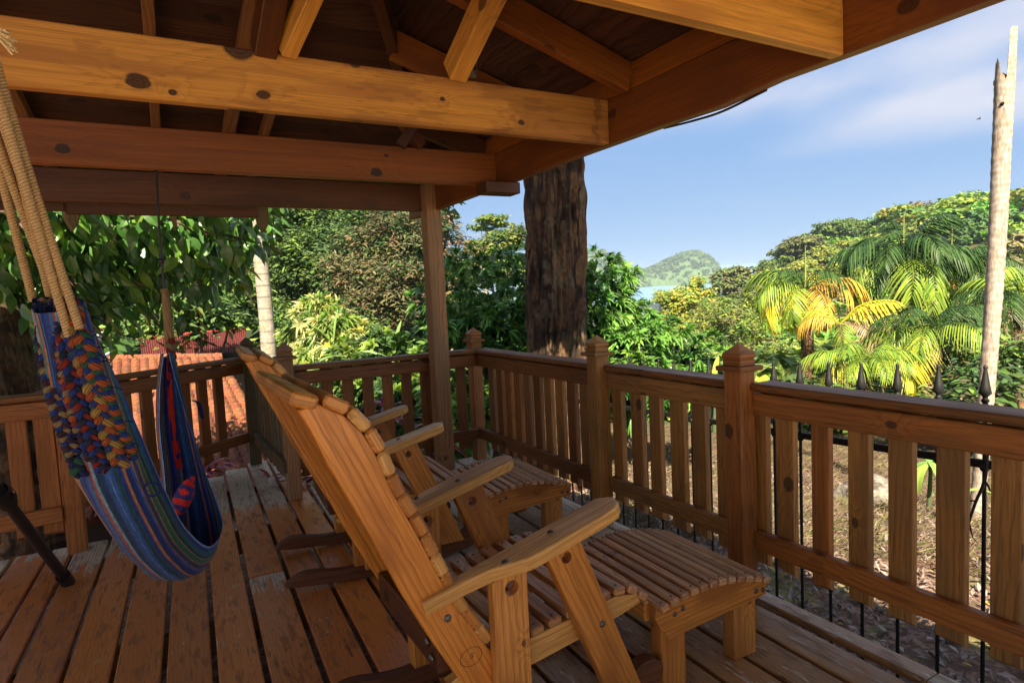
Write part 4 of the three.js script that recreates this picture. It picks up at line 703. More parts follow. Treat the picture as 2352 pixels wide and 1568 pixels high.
// ───────────────────────── houses at the left ─────────────────────────
{
  const h = thing('tiled_house', 'low house with a sunlit terracotta barrel tile roof beyond the left railings', 'house', [-2.6, -2.6, -9.6]), O = V3(-2.6, -2.6, -9.6);
  const e0 = V3(-7.6, -.62, -7.5), e1 = V3(1.15, -.66, -7.62), r0 = V3(-7.0, .98, -13.2), r1 = V3(.85, .44, -13.3);
  const rr = rng(321), Pn = (u, v) => e0.clone().lerp(e1, u).lerp(r0.clone().lerp(r1, u), v), rows = 26, colsN = 58;
  // barrel tiles: overlapping curved caps in rows
  const tile = new THREE.CylinderGeometry(.082, .068, .30, 9, 1, true, -Math.PI / 2, Math.PI); tile.rotateX(-Math.PI / 2); tile.rotateY(0);
  const tN = dataTex(128, 128, (u, v) => { const k = .72 + .36 * gN(u, v, 20, 20), d = sstep(gN(u, v, 9, 12), .62, .8); let c = mix3([140, 82, 50], [70, 52, 42], d * .7); return c.map((x) => x * k); });
  const tm = new THREE.MeshStandardMaterial({ map: tN, roughness: .9, side: THREE.DoubleSide }), im = new THREE.InstancedMesh(tile, tm, rows * colsN); im.name = 'roof_tiles'; im.userData.kind = 'stuff'; im.castShadow = im.receiveShadow = true;
  const nrm = V3().crossVectors(e1.clone().sub(e0), r0.clone().sub(e0)).normalize(); if (nrm.y < 0) nrm.negate(); const dn = e0.clone().sub(r0).normalize(), sd = V3().crossVectors(nrm, dn).normalize(), M4 = new THREE.Matrix4(), col = new THREE.Color();
  let k = 0; for (let i = 0; i < rows; i++) for (let j = 0; j < colsN; j++) { const p = Pn((j + .5 + .08 * (rr() - .5)) / colsN, (i + .5) / rows).sub(O).addScaledVector(nrm, -.02 + .018 * rr()); const tilt = nrm.clone().addScaledVector(dn, .2 + .08 * (rr() - .5)).normalize(), d2 = dn.clone().addScaledVector(tilt, -dn.dot(tilt)).addScaledVector(sd, .05 * (rr() - .5)).normalize(); M4.makeBasis(V3().crossVectors(tilt, d2), tilt, d2).setPosition(p); im.setMatrixAt(k, M4); const t = .6 + .5 * rr(); col.setRGB(t, t * (.82 + .25 * rr()), t * (.75 + .3 * rr())); im.setColorAt(k++, col); }
  h.add(im);
  const quadGeo = (a, b, c, d, th) => { const n = V3().crossVectors(b.clone().sub(a), d.clone().sub(a)).normalize().multiplyScalar(th), v = [a, b, c, d].map((p) => p.clone().sub(O)), w = v.map((p) => p.clone().sub(n.y > 0 ? n : n.clone().negate())), g = new THREE.BufferGeometry(), all = [...v, ...w]; g.setAttribute('position', new THREE.Float32BufferAttribute(all.flatMap((p) => p.toArray()), 3)); g.setIndex([0, 1, 2, 0, 2, 3, 4, 6, 5, 4, 7, 6, 0, 5, 1, 0, 4, 5, 1, 6, 2, 1, 5, 6, 2, 7, 3, 2, 6, 7, 3, 4, 0, 3, 7, 4]); const q = g.toNonIndexed(); q.computeVertexNormals(); return q; };
  const up = nrm.clone().multiplyScalar(-.03), wallM = new THREE.MeshStandardMaterial({ color: 0x4a3c32, roughness: .9 }), terra = new THREE.MeshStandardMaterial({ map: tN, color: 0x9a7260, roughness: .95 });
  part('roof_deck', quadGeo(e0.clone().add(up), e1.clone().add(up), r1.clone().add(up), r0.clone().add(up), .08), terra, h);
  part('wall', mergeGeometries([box(-3.3 - O.x, -1.9 - O.y, -10.2 - O.z, 7.6, 2.2, 4.6)]), wallM, h);
  // ridge caps, white barge board and the second roof behind
  for (let i = 0; i < 34; i++) { const p = r0.clone().lerp(r1, (i + .5) / 34).sub(O), g = new THREE.CylinderGeometry(.105, .092, .30, 9, 1, true, -Math.PI / 2, Math.PI); g.rotateX(-Math.PI / 2); g.rotateY(Math.PI / 2); g.translate(p.x, p.y + .02 * rr(), p.z); part('ridge_tile', g, tm, h); }
  const wp = new THREE.MeshStandardMaterial({ color: 0xdcdad2, roughness: .7 });
  const A = at(50, 885, 11.5), B = at(106, 826, 13.2), C2 = at(188, 806, 12.6), D2 = at(236, 770, 14.2);
  board('barge_board', wp, h, A.sub(O).toArray(), B.sub(O).toArray(), .18, .05); board('barge_board', wp, h, C2.sub(O).toArray(), D2.sub(O).toArray(), .16, .05);
  board('pipe', wp, h, at(206, 835, 9.5).sub(O).toArray(), at(262, 806, 10.4).sub(O).toArray(), .04, .04);
  const im2 = new THREE.InstancedMesh(tile, tm, 14 * 20); im2.name = 'roof_tiles'; im2.userData.kind = 'stuff'; k = 0;
  const f0 = at(-60, 880, 13.5), f1 = at(190, 815, 14.5), g0 = at(-60, 770, 17), g1 = at(236, 765, 17.5);
  for (let i = 0; i < 14; i++) for (let j = 0; j < 20; j++) { const p = f0.clone().lerp(f1, (j + .5) / 20).lerp(g0.clone().lerp(g1, (j + .5) / 20), (i + .5) / 14).sub(O); M4.makeBasis(V3().crossVectors(nrm, dn), nrm, dn).scale(V3(1.7, 1.5, 1.1)).setPosition(p); im2.setMatrixAt(k, M4); const t = .7 + .5 * rr(); col.setRGB(t, t * .9, t * .85); im2.setColorAt(k++, col); } h.add(im2);
  part('roof_deck', quadGeo(f0, f1, g1, g0, .08), terra, h);
}
{
  const a = at(326, 820, 17), b = at(562, 808, 17), c = at(566, 753, 20.5), d = at(318, 776, 20.5), O = at(440, 900, 18.5); O.y = hills(O.x, O.z);
  const t = thing('red_roofed_shed', 'shed with a red corrugated metal roof beyond the terracotta tile roof', 'shed', O.toArray());
  const nx = 300, ny = 4, P = [], UV = [], I = [], n = V3().crossVectors(b.clone().sub(a), d.clone().sub(a)).normalize(); if (n.y < 0) n.negate();
  for (let i = 0; i <= nx; i++) for (let j = 0; j <= ny; j++) { const p = a.clone().lerp(b, i / nx).lerp(d.clone().lerp(c, i / nx), j / ny).sub(O).addScaledVector(n, .022 * Math.sin(i * Math.PI / 3)); P.push(p.x, p.y, p.z); UV.push(i / nx * 5, j / ny * 2); if (i < nx && j < ny) { const k = i * (ny + 1) + j; I.push(k, k + ny + 1, k + 1, k + 1, k + ny + 1, k + ny + 2); } }
  const g = new THREE.BufferGeometry(); g.setAttribute('position', new THREE.Float32BufferAttribute(P, 3)); g.setAttribute('uv', new THREE.Float32BufferAttribute(UV, 2)); g.setIndex(I); g.computeVertexNormals();
  const rt = dataTex(256, 256, (u, v) => { const k = .85 + .3 * gN(u, v, 12, 20), s = sstep(gN(u, v, 90, 90), .76, .84); const c2 = mix3([98, 36, 34], [128, 94, 78], s); return c2.map((x) => x * k); });
  part('roof', g, new THREE.MeshStandardMaterial({ map: rt, roughness: .6, side: THREE.DoubleSide }), t);
  const wl = new THREE.MeshStandardMaterial({ color: 0x6b5a50, roughness: .9 }), mid = a.clone().add(b).add(c).add(d).multiplyScalar(.25).sub(O); part('wall', box(mid.x, (mid.y - .4) / 2 - .1, mid.z, 2.3, mid.y - .2, 2.2), wl, t);
  board('ridge_cap', new THREE.MeshStandardMaterial({ color: 0xa8403c, roughness: .6 }), t, d.clone().sub(O).toArray(), c.clone().sub(O).toArray(), .06, .2);
}
// ───────────────────────── middle distance trees and bushes ─────────────────────────
tree('mango_tree', 'glossy mango tree with drooping leaf rosettes between roof post and big trunk', 'tree', foot(1120, 9.6), { seed: 1001, group: 'mango trees', lobes: [lob(1150, 640, 9.8, .85, .62), lob(1110, 740, 9.6, .95, .7), lob(1180, 760, 9.3, .7, .7), lob(1060, 820, 9.4, .7, .6), lob(1190, 860, 9.4, .9, .7), lob(1080, 930, 9.2, .8, .6)], clumps: 760, per: 15, L: .21, w: .044, droop: .5, mode: 'rosette', seg: 3, cols: [G.mango, G.mango, G.mangoL, G.mid], mat: M.gloss, inner: .5, trunk: .08 });
tree('mango_tree', 'large mango tree with drooping leaf rosettes just right of the big trunk', 'tree', foot(1450, 9.2), { seed: 1002, group: 'mango trees', lobes: [lob(1368, 622, 9.6, .52, .40), lob(1385, 705, 9.3, .70, .5), lob(1450, 745, 9.4, .58, .42), lob(1400, 800, 9.0, .8, .6), lob(1490, 810, 9.0, .65, .45), lob(1550, 835, 9.2, .42, .36), lob(1440, 880, 8.8, .9, .6), lob(1570, 870, 9.0, .6, .5)], clumps: 960, per: 15, L: .20, w: .042, droop: .5, mode: 'rosette', seg: 3, cols: [G.mango, G.mango, G.mangoL, G.mid, G.dark], mat: M.gloss, inner: .5, trunk: .1 });
tree('dense_tree', 'tall dense dark green tree left of the roof post, behind the pale palm stem', 'tree', foot(720, 24), { seed: 1003, lobes: [lob(690, 560, 24, 2.2, 1.8), lob(760, 520, 25, 2.0, 1.6), lob(640, 500, 26, 2, 1.6), lob(720, 640, 23, 2.0, 1.4), lob(830, 520, 26, 2, 1.5), lob(640, 640, 24, 1.8, 1.6), lob(700, 440, 25, 2.6, 1.6)], clumps: 2700, per: 12, L: .22, w: .075, clumpR: .40, cols: [G.mid, G.dark, G.dark, G.lightG, G.lime], trunk: .3 });
tree('olive_tree', 'olive brown feathery tree immediately left of the roof post', 'tree', foot(870, 20), { seed: 1004, lobes: [lob(890, 560, 20.5, 1.3, 1.0), lob(850, 640, 20, 1.2, .9), lob(920, 660, 19.6, 1.2, 1.0), lob(860, 720, 19.6, 1.1, .7), lob(930, 520, 21, 1.0, .8), lob(820, 590, 21, .8, .8)], clumps: 1500, per: 13, L: .2, w: .06, clumpR: .30, cols: [G.olive, G.brown, G.olive, G.dark, G.mid], trunk: .18, bark: paleTwigM });
tree('russet_tree', 'russet leaved tree just right of the roof post, against the sky', 'tree', foot(1035, 21), { seed: 1005, lobes: [lob(1030, 580, 21, .8, .9), lob(1020, 650, 21, .9, 1.0), lob(1040, 700, 20.5, .7, .6)], clumps: 420, per: 12, L: .22, w: .08, clumpR: .3, cols: [G.brown, [.30, .18, .09], G.olive, G.dark], trunk: .12, bark: paleTwigM });
tree('umbrella_tree', 'slender tree with flat open tiers of leaves against the sky, left of the big trunk', 'tree', foot(1110, 62), { seed: 1006, lobes: [lob(1120, 502, 62, 1.5, .35), lob(1105, 522, 62, 1.1, .3), lob(1145, 515, 62, 1.0, .3), lob(1100, 558, 62, 1.2, .3), lob(1085, 575, 62, .8, .3), lob(1135, 540, 62, 1.3, .35)], clumps: 300, per: 12, L: .4, w: .2, clumpR: .4, flat: .6, cols: [G.lime, G.lightG, G.yel], trunk: .2, bark: paleTwigM, inner: .8 });
tree('rounded_tree', 'yellow green rounded tree below the umbrella shaped tree', 'tree', foot(1140, 50), { seed: 1007, lobes: [lob(1140, 565, 50, 1.5, .9), lob(1175, 550, 50, 1.1, .8), lob(1115, 585, 50, 1.2, .8), lob(1160, 620, 49, 2, 1.2)], clumps: 420, per: 14, L: .42, w: .2, clumpR: .4, cols: [G.yel, G.olive, G.lime, G.mid], trunk: .25 });
tree('leafy_shrub', 'variegated pale yellow green shrub behind the railing under the olive tree', 'shrub', foot(740, 11), { seed: 1008, lobes: [lob(730, 785, 11, .5, .38), lob(790, 775, 10.8, .5, .38), lob(705, 745, 11.6, .3, .36), lob(840, 770, 11, .3, .25), lob(760, 720, 11.8, .4, .3)], clumps: 300, per: 14, L: .24, w: .045, droop: .5, mode: 'rosette', seg: 3, cols: [G.lime, [.6, .62, .2], G.lightG, [.68, .68, .3]], trunk: .05, inner: .6 });
tree('leafy_bush', 'green bush under the dark tree, between pale palm stem and red roof', 'bush', foot(470, 15), { seed: 1009, lobes: [lob(450, 720, 15, 1.0, .6), lob(530, 700, 16, .9, .9), lob(655, 745, 16, .5, .5), lob(380, 760, 15, .8, .5)], clumps: 520, per: 12, L: .2, w: .08, clumpR: .26, cols: [G.mid, G.lime, G.dark, G.lightG], trunk: .08 });
tree('leafy_bush', 'shaded bush seen between the back balusters left of the roof post', 'bush', foot(860, 8.6), { seed: 1010, lobes: [lob(780, 930, 8.8, .6, .5), lob(880, 930, 8.4, .6, .5), lob(960, 900, 8.8, .5, .5), lob(830, 850, 9.2, .7, .4), lob(940, 990, 8.0, .5, .4)], clumps: 420, per: 13, L: .24, w: .07, droop: .4, mode: 'rosette', seg: 3, cols: [G.mid, G.dark, G.lime], trunk: .05 });
tree('leafy_bush', 'bush behind the corner of the railings, under the left mango tree', 'bush', foot(1060, 7.6), { seed: 1011, lobes: [lob(1050, 950, 7.8, .5, .4), lob(1130, 960, 7.6, .5, .4), lob(1040, 1000, 7.2, .4, .3)], clumps: 220, per: 13, L: .2, w: .07, droop: .4, mode: 'rosette', seg: 3, cols: [G.mid, G.mangoL, G.lime], trunk: .04 });
tree('sunlit_tree', 'bright yellow green tree in full sun below the far headland', 'tree', foot(1590, 48), { seed: 1012, lobes: [lob(1590, 672, 48, 1.3, .8), lob(1560, 710, 47, 1.6, 1.1), lob(1620, 720, 47, 1.4, 1.0), lob(1530, 690, 48, .8, .7), lob(1580, 770, 45, 2, 1.4)], clumps: 900, per: 13, L: .36, w: .18, clumpR: .36, cols: [G.yel, [.5, .48, .06], G.lime], trunk: .25, bark: paleTwigM });
tree('dry_bush', 'olive bush with bare pale twigs behind the middle railing post', 'bush', foot(1690, 21), { seed: 1013, lobes: [lob(1690, 720, 21, 1.1, .7), lob(1650, 800, 20.5, 1.2, .8), lob(1730, 800, 20, 1.1, .8), lob(1700, 880, 19, 1.4, .9), lob(1620, 870, 19, 1.0, .8)], clumps: 1150, per: 12, L: .17, w: .06, clumpR: .22, cols: [G.olive, G.lime, G.mid, G.yel], trunk: .12, bark: paleTwigM, sub: 5 });
tree('leafy_bush', 'tangled bush with pale bare stems behind the tall broken stem', 'bush', foot(2200, 15), { seed: 1014, lobes: [lob(2180, 850, 15, .9, .6), lob(2310, 840, 14, .8, .7), lob(2260, 930, 12, .8, .5), lob(2120, 900, 14.5, .9, .5), lob(2000, 930, 14.5, 1.1, .4), lob(1880, 930, 15, 1.2, .4)], clumps: 800, per: 12, L: .2, w: .08, clumpR: .26, cols: [G.olive, G.mid, G.lime, G.dark], trunk: .1, bark: paleTwigM, sub: 6 });
// hillside trees, each a thing, with the kind of its crown
{
  const mk = (seed, cols, flat) => crown({ seed, lobes: [[0, 5.2, 0, 3.6, 1.8, 3.6], [-2.2, 4.4, .6, 2.2, 1.4, 2.2], [2.3, 4.5, .8, 2.2, 1.4, 2.2], [.3, 4.0, 2.2, 2.2, 1.3, 2.0]], clumps: 560, per: 11, L: .62, w: .42, clumpR: .62, flat, cols, droop: .3, inner: .3 });
  const kinds = [[mk(1101, [G.yel, G.lime, [.36, .38, .06]], .3), 'sunny yellow green'], [mk(1102, [G.olive, [.16, .22, .05], [.2, .25, .06]], .5), 'olive'], [mk(1103, [G.mid, [.15, .22, .05], G.lime], .3), 'mid green']];
  const tk = limbs(V3(0, -3, 0), [V3(0, 5, 0), V3(-2, 4.4, .5), V3(2.2, 4.4, .6)], .28, 1110);
  // [px, py of the crown's middle, distance, size, kind, label]
  const list = [[1702, 660, 105, 1.1, 1, 'dark domed tree beside the strip of sea, lowest of the hillside trees'], [1832, 582, 130, 1.15, 1, 'round olive tree on the shoulder of the hill, above the yellow palm'], [1790, 612, 128, .8, 2, 'small mid green tree left of the round olive tree on the hill shoulder'], [1925, 532, 150, 1.15, 2, 'spreading dark tree on the skyline, farthest left on the ridge'], [1985, 524, 152, .8, 2, 'narrow upright tree beside the spreading dark tree on the skyline'], [2030, 545, 150, .9, 1, 'low olive tree in the dip of the ridge skyline'], [2085, 520, 158, .95, 1, 'flat topped olive tree on the ridge, left of the tuft on the skyline'], [2122, 512, 160, .8, 0, 'yellow green tree under the tuft tree on the skyline'], [2166, 492, 162, .55, 2, 'small isolated tree tuft standing highest left on the ridge'], [2205, 515, 160, 1.0, 0, 'bright rounded tree on the ridge left of the tall broken stem'], [2262, 492, 164, 1.1, 1, 'big olive tree on the ridge just left of the tall broken stem'], [2335, 520, 160, 1.2, 0, 'yellow green tree on the ridge at the right edge of the view'], [1880, 600, 128, .9, 0, 'yellow green tree in front of the spreading dark skyline tree'], [1945, 590, 132, 1.0, 0, 'sunlit tree in the middle of the hillside above the big palms'], [2010, 580, 135, 1.0, 2, 'mid green tree in the middle of the hillside, left of the palm spear'], [2140, 560, 138, 1.1, 0, 'sunlit yellow tree on the upper slope above the big palms'], [2220, 560, 138, 1.1, 1, 'wide olive tree on the slope left of the tall broken stem'], [1770, 660, 95, .8, 0, 'yellow green tree at the foot of the hill, right of the domed tree'], [1850, 640, 105, .9, 0, 'sunlit tree behind the yellow palm crown'], [2320, 590, 120, 1.0, 2, 'mid green tree behind the right edge palm'], [1930, 650, 90, .8, 0, 'sunlit tree between yellow palm and big green palm'], [1735, 690, 80, .7, 1, 'olive tree under the domed tree beside the strip of sea'], [2080, 570, 136, .9, 1, 'dark olive tree mid slope behind the palm spear']];
  list.forEach(([px, py, d, s, k, label], i) => { const p = at(px, py, d), t = thing('hill_tree', label, 'tree', [p.x, p.y - 4.6 * s, p.z], i * 1.7, 'trees on the hillside'); t.scale.setScalar(s); part('trunk', tk, twigM, t); part('crown', kinds[k][0], M.leaf, t); });
  // the rest of the hillside forest reads as one mass
  const r = rng(1150), geo = crown({ seed: 1151, lobes: [[0, 0, 0, 3, 1.7, 3]], clumps: 90, per: 9, L: .9, w: .62, clumpR: .7, cols: [[1, 1, 1]], droop: .3, inner: .25 }), n = 620, im = new THREE.InstancedMesh(geo, M.leaf, n), m = new THREE.Matrix4(), q = new THREE.Quaternion(), c = new THREE.Color(); im.name = 'hillside_forest'; tag(im, 'yellow green forest covering the hillside on the right', 'forest', null, 'stuff'); im.castShadow = im.receiveShadow = true;
  for (let i = 0; i < n; i++) { const a = rad(44 + 40 * r()), d = 60 + 150 * Math.pow(r(), .8), x = Math.sin(a) * d, z = -Math.cos(a) * d, s = .7 + .9 * r(), y = Math.min(hills(x, z) + 1.2 * s, EYE + d * .10 * sstep(a * 57.3, 44, 66) - 2.0); q.setFromAxisAngle(V3(0, 1, 0), r() * 6.28); m.compose(V3(x, y, z), q, V3(s, s * (.8 + .4 * r()), s)); im.setMatrixAt(i, m); const kk = r(); const b = kk < .5 ? G.lime : kk < .75 ? G.yel : kk < .9 ? G.olive : G.mid; c.setRGB(b[0] * (1.0 + .6 * r()), b[1] * (1.0 + .5 * r()), b[2]); im.setColorAt(i, c); }
  scene.add(im);
  // low growth of the valley between the garden and the hill
  const n2 = 520, v = new THREE.InstancedMesh(geo, M.leaf, n2); v.name = 'valley_thicket'; tag(v, 'thicket of mixed green bushes in the valley below the garden', 'thicket', null, 'stuff'); v.castShadow = v.receiveShadow = true;
  for (let i = 0; i < n2; i++) { const left = i < 240, a = rad(left ? -30 + 62 * r() : 32 + 46 * r()), d = left ? 22 + 50 * r() : 17 + 50 * Math.pow(r(), 1.2), x = Math.sin(a) * d, z = -Math.cos(a) * d, s = (left ? .55 + .9 * r() : .28 + .012 * d * (1 + r())), y = hills(x, z) + .9 * s; q.setFromAxisAngle(V3(0, 1, 0), r() * 6.28); m.compose(V3(x, y, z), q, V3(s, s * (.8 + .5 * r()), s)); v.setMatrixAt(i, m); const kk = r(); const b = left ? (kk < .6 ? G.dark : kk < .85 ? G.mid : G.lime) : kk < .4 ? G.lime : kk < .6 ? G.yel : kk < .8 ? G.olive : G.mid; c.setRGB(b[0] * (.8 + .5 * r()), b[1] * (.8 + .5 * r()), b[2]); v.setColorAt(i, c); }
  scene.add(v);
  // a backdrop of taller forest at the left, behind the houses
  const n3 = 150, f = new THREE.InstancedMesh(geo, M.leaf, n3); f.name = 'left_forest'.replace('left_', 'dense_'); tag(f, 'dense dark forest behind the houses at the left', 'forest', null, 'stuff'); f.castShadow = f.receiveShadow = true;
  for (let i = 0; i < n3; i++) { const a = rad(-28 + 46 * r()), d = 30 + 26 * r(), x = Math.sin(a) * d, z = -Math.cos(a) * d, s = .9 + .7 * r(); q.setFromAxisAngle(V3(0, 1, 0), r() * 6.28); m.compose(V3(x, EYE + d * (-.14 + .36 * r()), z), q, V3(s, s, s)); f.setMatrixAt(i, m); const kk = r(); const b = kk < .5 ? G.dark : kk < .8 ? G.mid : G.lime; c.setRGB(b[0] * (.8 + .5 * r()), b[1] * (.8 + .5 * r()), b[2]); f.setColorAt(i, c); }
  scene.add(f);
}
// far wooded headland with its beach line
{
  const D = 1150, o = at(1590, 668, D), t = tag(new THREE.Group(), null, null, null, 'structure'); t.name = 'headland'; t.position.copy(o); scene.add(t);
  const ax = at(1690, 660, D).sub(at(1490, 660, D)).normalize(), az2 = V3(ax.z, 0, -ax.x).normalize(), nx = 220, nz = 60, P = [], C = [], I = [], r = rng(1201);
  const prof = [[-420, 60], [-190, 74], [-165, 78], [-130, 52], [-100, 46], [-70, 40], [-40, 50], [-10, 62], [20, 70], [45, 72], [70, 64], [88, 48], [98, 26], [106, 0]].map(([x, y]) => [x * .78 - 26, y * 1.02]);
  const h = (x) => { for (let i = 1; i < prof.length; i++) if (x <= prof[i][0]) { const [a, b] = prof[i - 1], [c, d] = prof[i]; return lerp(b, d, clamp((x - a) / (c - a), 0, 1)); } return 0; };
  for (let i = 0; i <= nx; i++) for (let j = 0; j <= nz; j++) { const x = lerp(-300, 58, i / nx), w = j / nz * 2 - 1, y = h(x) * Math.sqrt(Math.max(0, 1 - w * w)) + 2.6 * Math.abs(noise(x * .16, w * 9, 3)) + 1.8 * Math.abs(noise(x * .4, w * 20, 8)) - 6, p = ax.clone().multiplyScalar(x).addScaledVector(az2, w * 90).setY(ax.y * x + y); P.push(p.x, p.y, p.z); const k = .8 + .5 * r(); C.push(.075 * k, .125 * k, .045 * k); if (i < nx && j < nz) { const q = i * (nz + 1) + j; I.push(q, q + 1, q + nz + 1, q + 1, q + nz + 2, q + nz + 1); } }
  const g = new THREE.BufferGeometry(); g.setAttribute('position', new THREE.Float32BufferAttribute(P, 3)); g.setAttribute('color', new THREE.Float32BufferAttribute(C, 3)); g.setIndex(I); g.computeVertexNormals();
  part('slope', g, new THREE.MeshStandardMaterial({ vertexColors: true, roughness: 1, side: THREE.DoubleSide }), t);
  const geo = crown({ seed: 1205, lobes: [[0, 0, 0, 3.2, 2.2, 3.2]], clumps: 26, per: 7, L: 1.7, w: 1.3, clumpR: .9, cols: [[1, 1, 1]], inner: .2 }), n = 1300, im = new THREE.InstancedMesh(geo, M.leaf, n), m = new THREE.Matrix4(), q = new THREE.Quaternion(), c = new THREE.Color(); im.name = 'headland_forest'; im.userData.kind = 'stuff';
  for (let i = 0; i < n; i++) { const x = lerp(-280, 56, r()), w = (r() * 1.96 - .98), y = h(x) * Math.sqrt(Math.max(0, 1 - w * w)) - 4, p = ax.clone().multiplyScalar(x).addScaledVector(az2, w * 90).setY(ax.y * x + y), s = .7 + .9 * r(); q.setFromAxisAngle(V3(0, 1, 0), r() * 6.28); m.compose(p, q, V3(s, s, s)); im.setMatrixAt(i, m); const k = .7 + .7 * r(); c.setRGB(.17 * k, .26 * k, .075 * k); im.setColorAt(i, c); }
  t.add(im);
}
// ───────────────────────── palms ─────────────────────────
function frondGeo(seed, col, { L = 2.5, n = 28, ll = .66, lw = .050, droop = 1.0, hang = .95, col2 = col } = {}) {
  const r = rng(seed), lv = new Leaves(), pt = (t) => { const a = .95 - droop * 2.1 * t * t * .9; return null; };
  // rachis leaves the crown upwards and bends over
  const P = [V3(0, 0, 0)]; let ang = .95; const N = 14; for (let i = 0; i < N; i++) { ang -= droop * (1.9 / N) * (.6 + .9 * i / N); P.push(P[i].clone().add(V3(Math.cos(ang) * L / N, Math.sin(ang) * L / N, 0))); }
  const cv = new THREE.CatmullRomCurve3(P);
  for (let i = 2; i < n; i++) {
    const t = .10 + .9 * i / n, p = cv.getPointAt(Math.min(t, .999)), tg = cv.getTangentAt(Math.min(t, .999)), l = ll * Math.sin(Math.PI * Math.pow(clamp(t, .05, 1), .75) * .93 + .12) * (.85 + .3 * r());
    for (const s of [-1, 1]) {
      const out = V3(0, 0, s), up = V3().crossVectors(out, tg).multiplyScalar(s).normalize(); if (up.y < 0) up.negate();
      const d = out.clone().multiplyScalar(.9).addScaledVector(tg, .55).addScaledVector(up, .25).add(V3(0, -.15 - .3 * r(), 0)).normalize(), nn = up.clone().addScaledVector(d, -up.dot(d)).addScaledVector(tg, -.3).normalize();
      const k = r(); lv.leaf(p, d, nn, l, lw, hang * (.8 + .5 * r()), vary(k < .5 ? col : col2, r, .22), 3);
    }
  }
  const g = lv.geo(), st = taperTube([P[0], P[4], P[9], P[14]], .022, .006, 12, 4), c = new Float32Array(st.attributes.position.count * 3); for (let i = 0; i < c.length; i += 3) { c[i] = col[0] * 1.1; c[i + 1] = col[1] * 1.0; c[i + 2] = col[2] * .9; }
  const st2 = st.toNonIndexed(); st2.deleteAttribute('uv'); const c2 = new Float32Array(st2.attributes.position.count * 3); for (let i = 0; i < c2.length; i += 3) { c2[i] = col[0] * 1.1; c2[i + 1] = col[1]; c2[i + 2] = col[2]; } st2.setAttribute('color', new THREE.BufferAttribute(c2, 3));
  return mergeGeometries([g, st2]);
}
const FG = {
  green: [0, 1, 2].map((i) => frondGeo(2001 + i, [.022, .055, .015], { col2: [.048, .10, .02], droop: 1.1 + .2 * i })),
  bright: [0, 1, 2].map((i) => frondGeo(2011 + i, [.13, .23, .03], { col2: [.22, .31, .035], droop: 1.15 + .2 * i })),
  yellow: [0, 1, 2].map((i) => frondGeo(2021 + i, [.52, .46, .035], { col2: [.34, .37, .035], droop: 1.25 + .2 * i })),
  gold: [0, 1].map((i) => frondGeo(2031 + i, [.54, .35, .045], { col2: [.48, .28, .06], droop: 1.4 + .2 * i })),
  dead: [0, 1].map((i) => frondGeo(2041 + i, [.34, .25, .15], { col2: [.26, .18, .10], n: 34, ll: .34, droop: 2.0 + .2 * i, hang: 1.1 })),
};
const palmBark = (() => { const m = bark.clone(); m.color = new THREE.Color(1.1, 1.0, .85); return m; })();
function palm(label, px, py, dist, { scale = 1, fronds, spear = true, lean = 0, trunkR = .13, seed }) {
  const c = at(px, py, dist), ft = V3(c.x + lean, hills(c.x, c.z), c.z), t = thing('palm_tree', label, 'palm', ft.toArray(), 0, 'feathery palms on the bank'), top = c.clone().sub(ft), r = rng(seed);
  part('trunk', taperTube([V3(0, -.2, 0), top.clone().multiplyScalar(.5).add(V3(.06, 0, 0)), top], trunkR, trunkR * 1.25, 16, 10), palmBark, t);
  // left = azimuth seen from the camera: 0 = to the right, 90 = away, 180 = left, 270 = towards the camera
  const vx = V3(-c.z, 0, c.x).normalize(), base = Math.atan2(-vx.z, vx.x);
  for (const [kind, a, tilt = 0, s = 1] of fronds) { const G3 = FG[kind], f = part('frond', G3[Math.floor(r() * G3.length)], M.palm, t); f.position.copy(top); f.rotation.order = 'YZX'; f.rotation.set((r() - .5) * .5, base + rad(a + (r() - .5) * 16), rad(tilt + (r() - .5) * 12)); f.scale.setScalar(scale * s * (.88 + .24 * r())); }
  if (spear) { const g = taperTube([top, top.clone().add(V3(.02, .8 * scale, 0)), top.clone().add(V3(-.05, 1.5 * scale, .05))], .03, .008, 8, 5), cc = new Float32Array(g.attributes.position.count * 3); for (let i = 0; i < cc.length; i += 3) { cc[i] = .3; cc[i + 1] = .32; cc[i + 2] = .06; } g.setAttribute('color', new THREE.BufferAttribute(cc, 3)); part('spear_leaf', g, M.palm, t); }
  return t;
}
const ringF = (kind, n, tilt, s = 1, off = 0) => Array.from({ length: n }, (_, i) => [kind, off + i * 360 / n, tilt, s]);
palm('yellowing palm with golden drooping fronds, left of the big green palms', 1850, 672, 16, { scale: .72, seed: 31, fronds: [...ringF('green', 5, 18, .8, 20), ['yellow', 190, -18], ['yellow', 215, -28], ['yellow', 240, -30], ['bright', 175, -5], ['bright', 160, 8], ['bright', 255, -20], ['yellow', 265, -35, .8], ['gold', 290, -28, .9], ['gold', 5, 0, 1], ['yellow', 70, 20, .7], ['gold', 345, -8, .9], ['bright', 225, -6], ['dead', 280, -45, .8], ['bright', 120, 12, .9]], trunkR: .12 });
palm('lower palm with one long arching golden frond over the middle of the bank', 1930, 745, 15, { scale: .70, seed: 32, spear: false, fronds: [['yellow', 5, 6, 1.15], ['yellow', 350, 2, 1.1], ['gold', 200, -5, .7], ['yellow', 170, 5, .7], ['dead', 330, -35, .9], ['dead', 345, -25, .8], ['gold', 20, 0, .9], ['bright', 270, -20, .8], ['green', 90, 10, .8]], trunkR: .08 });
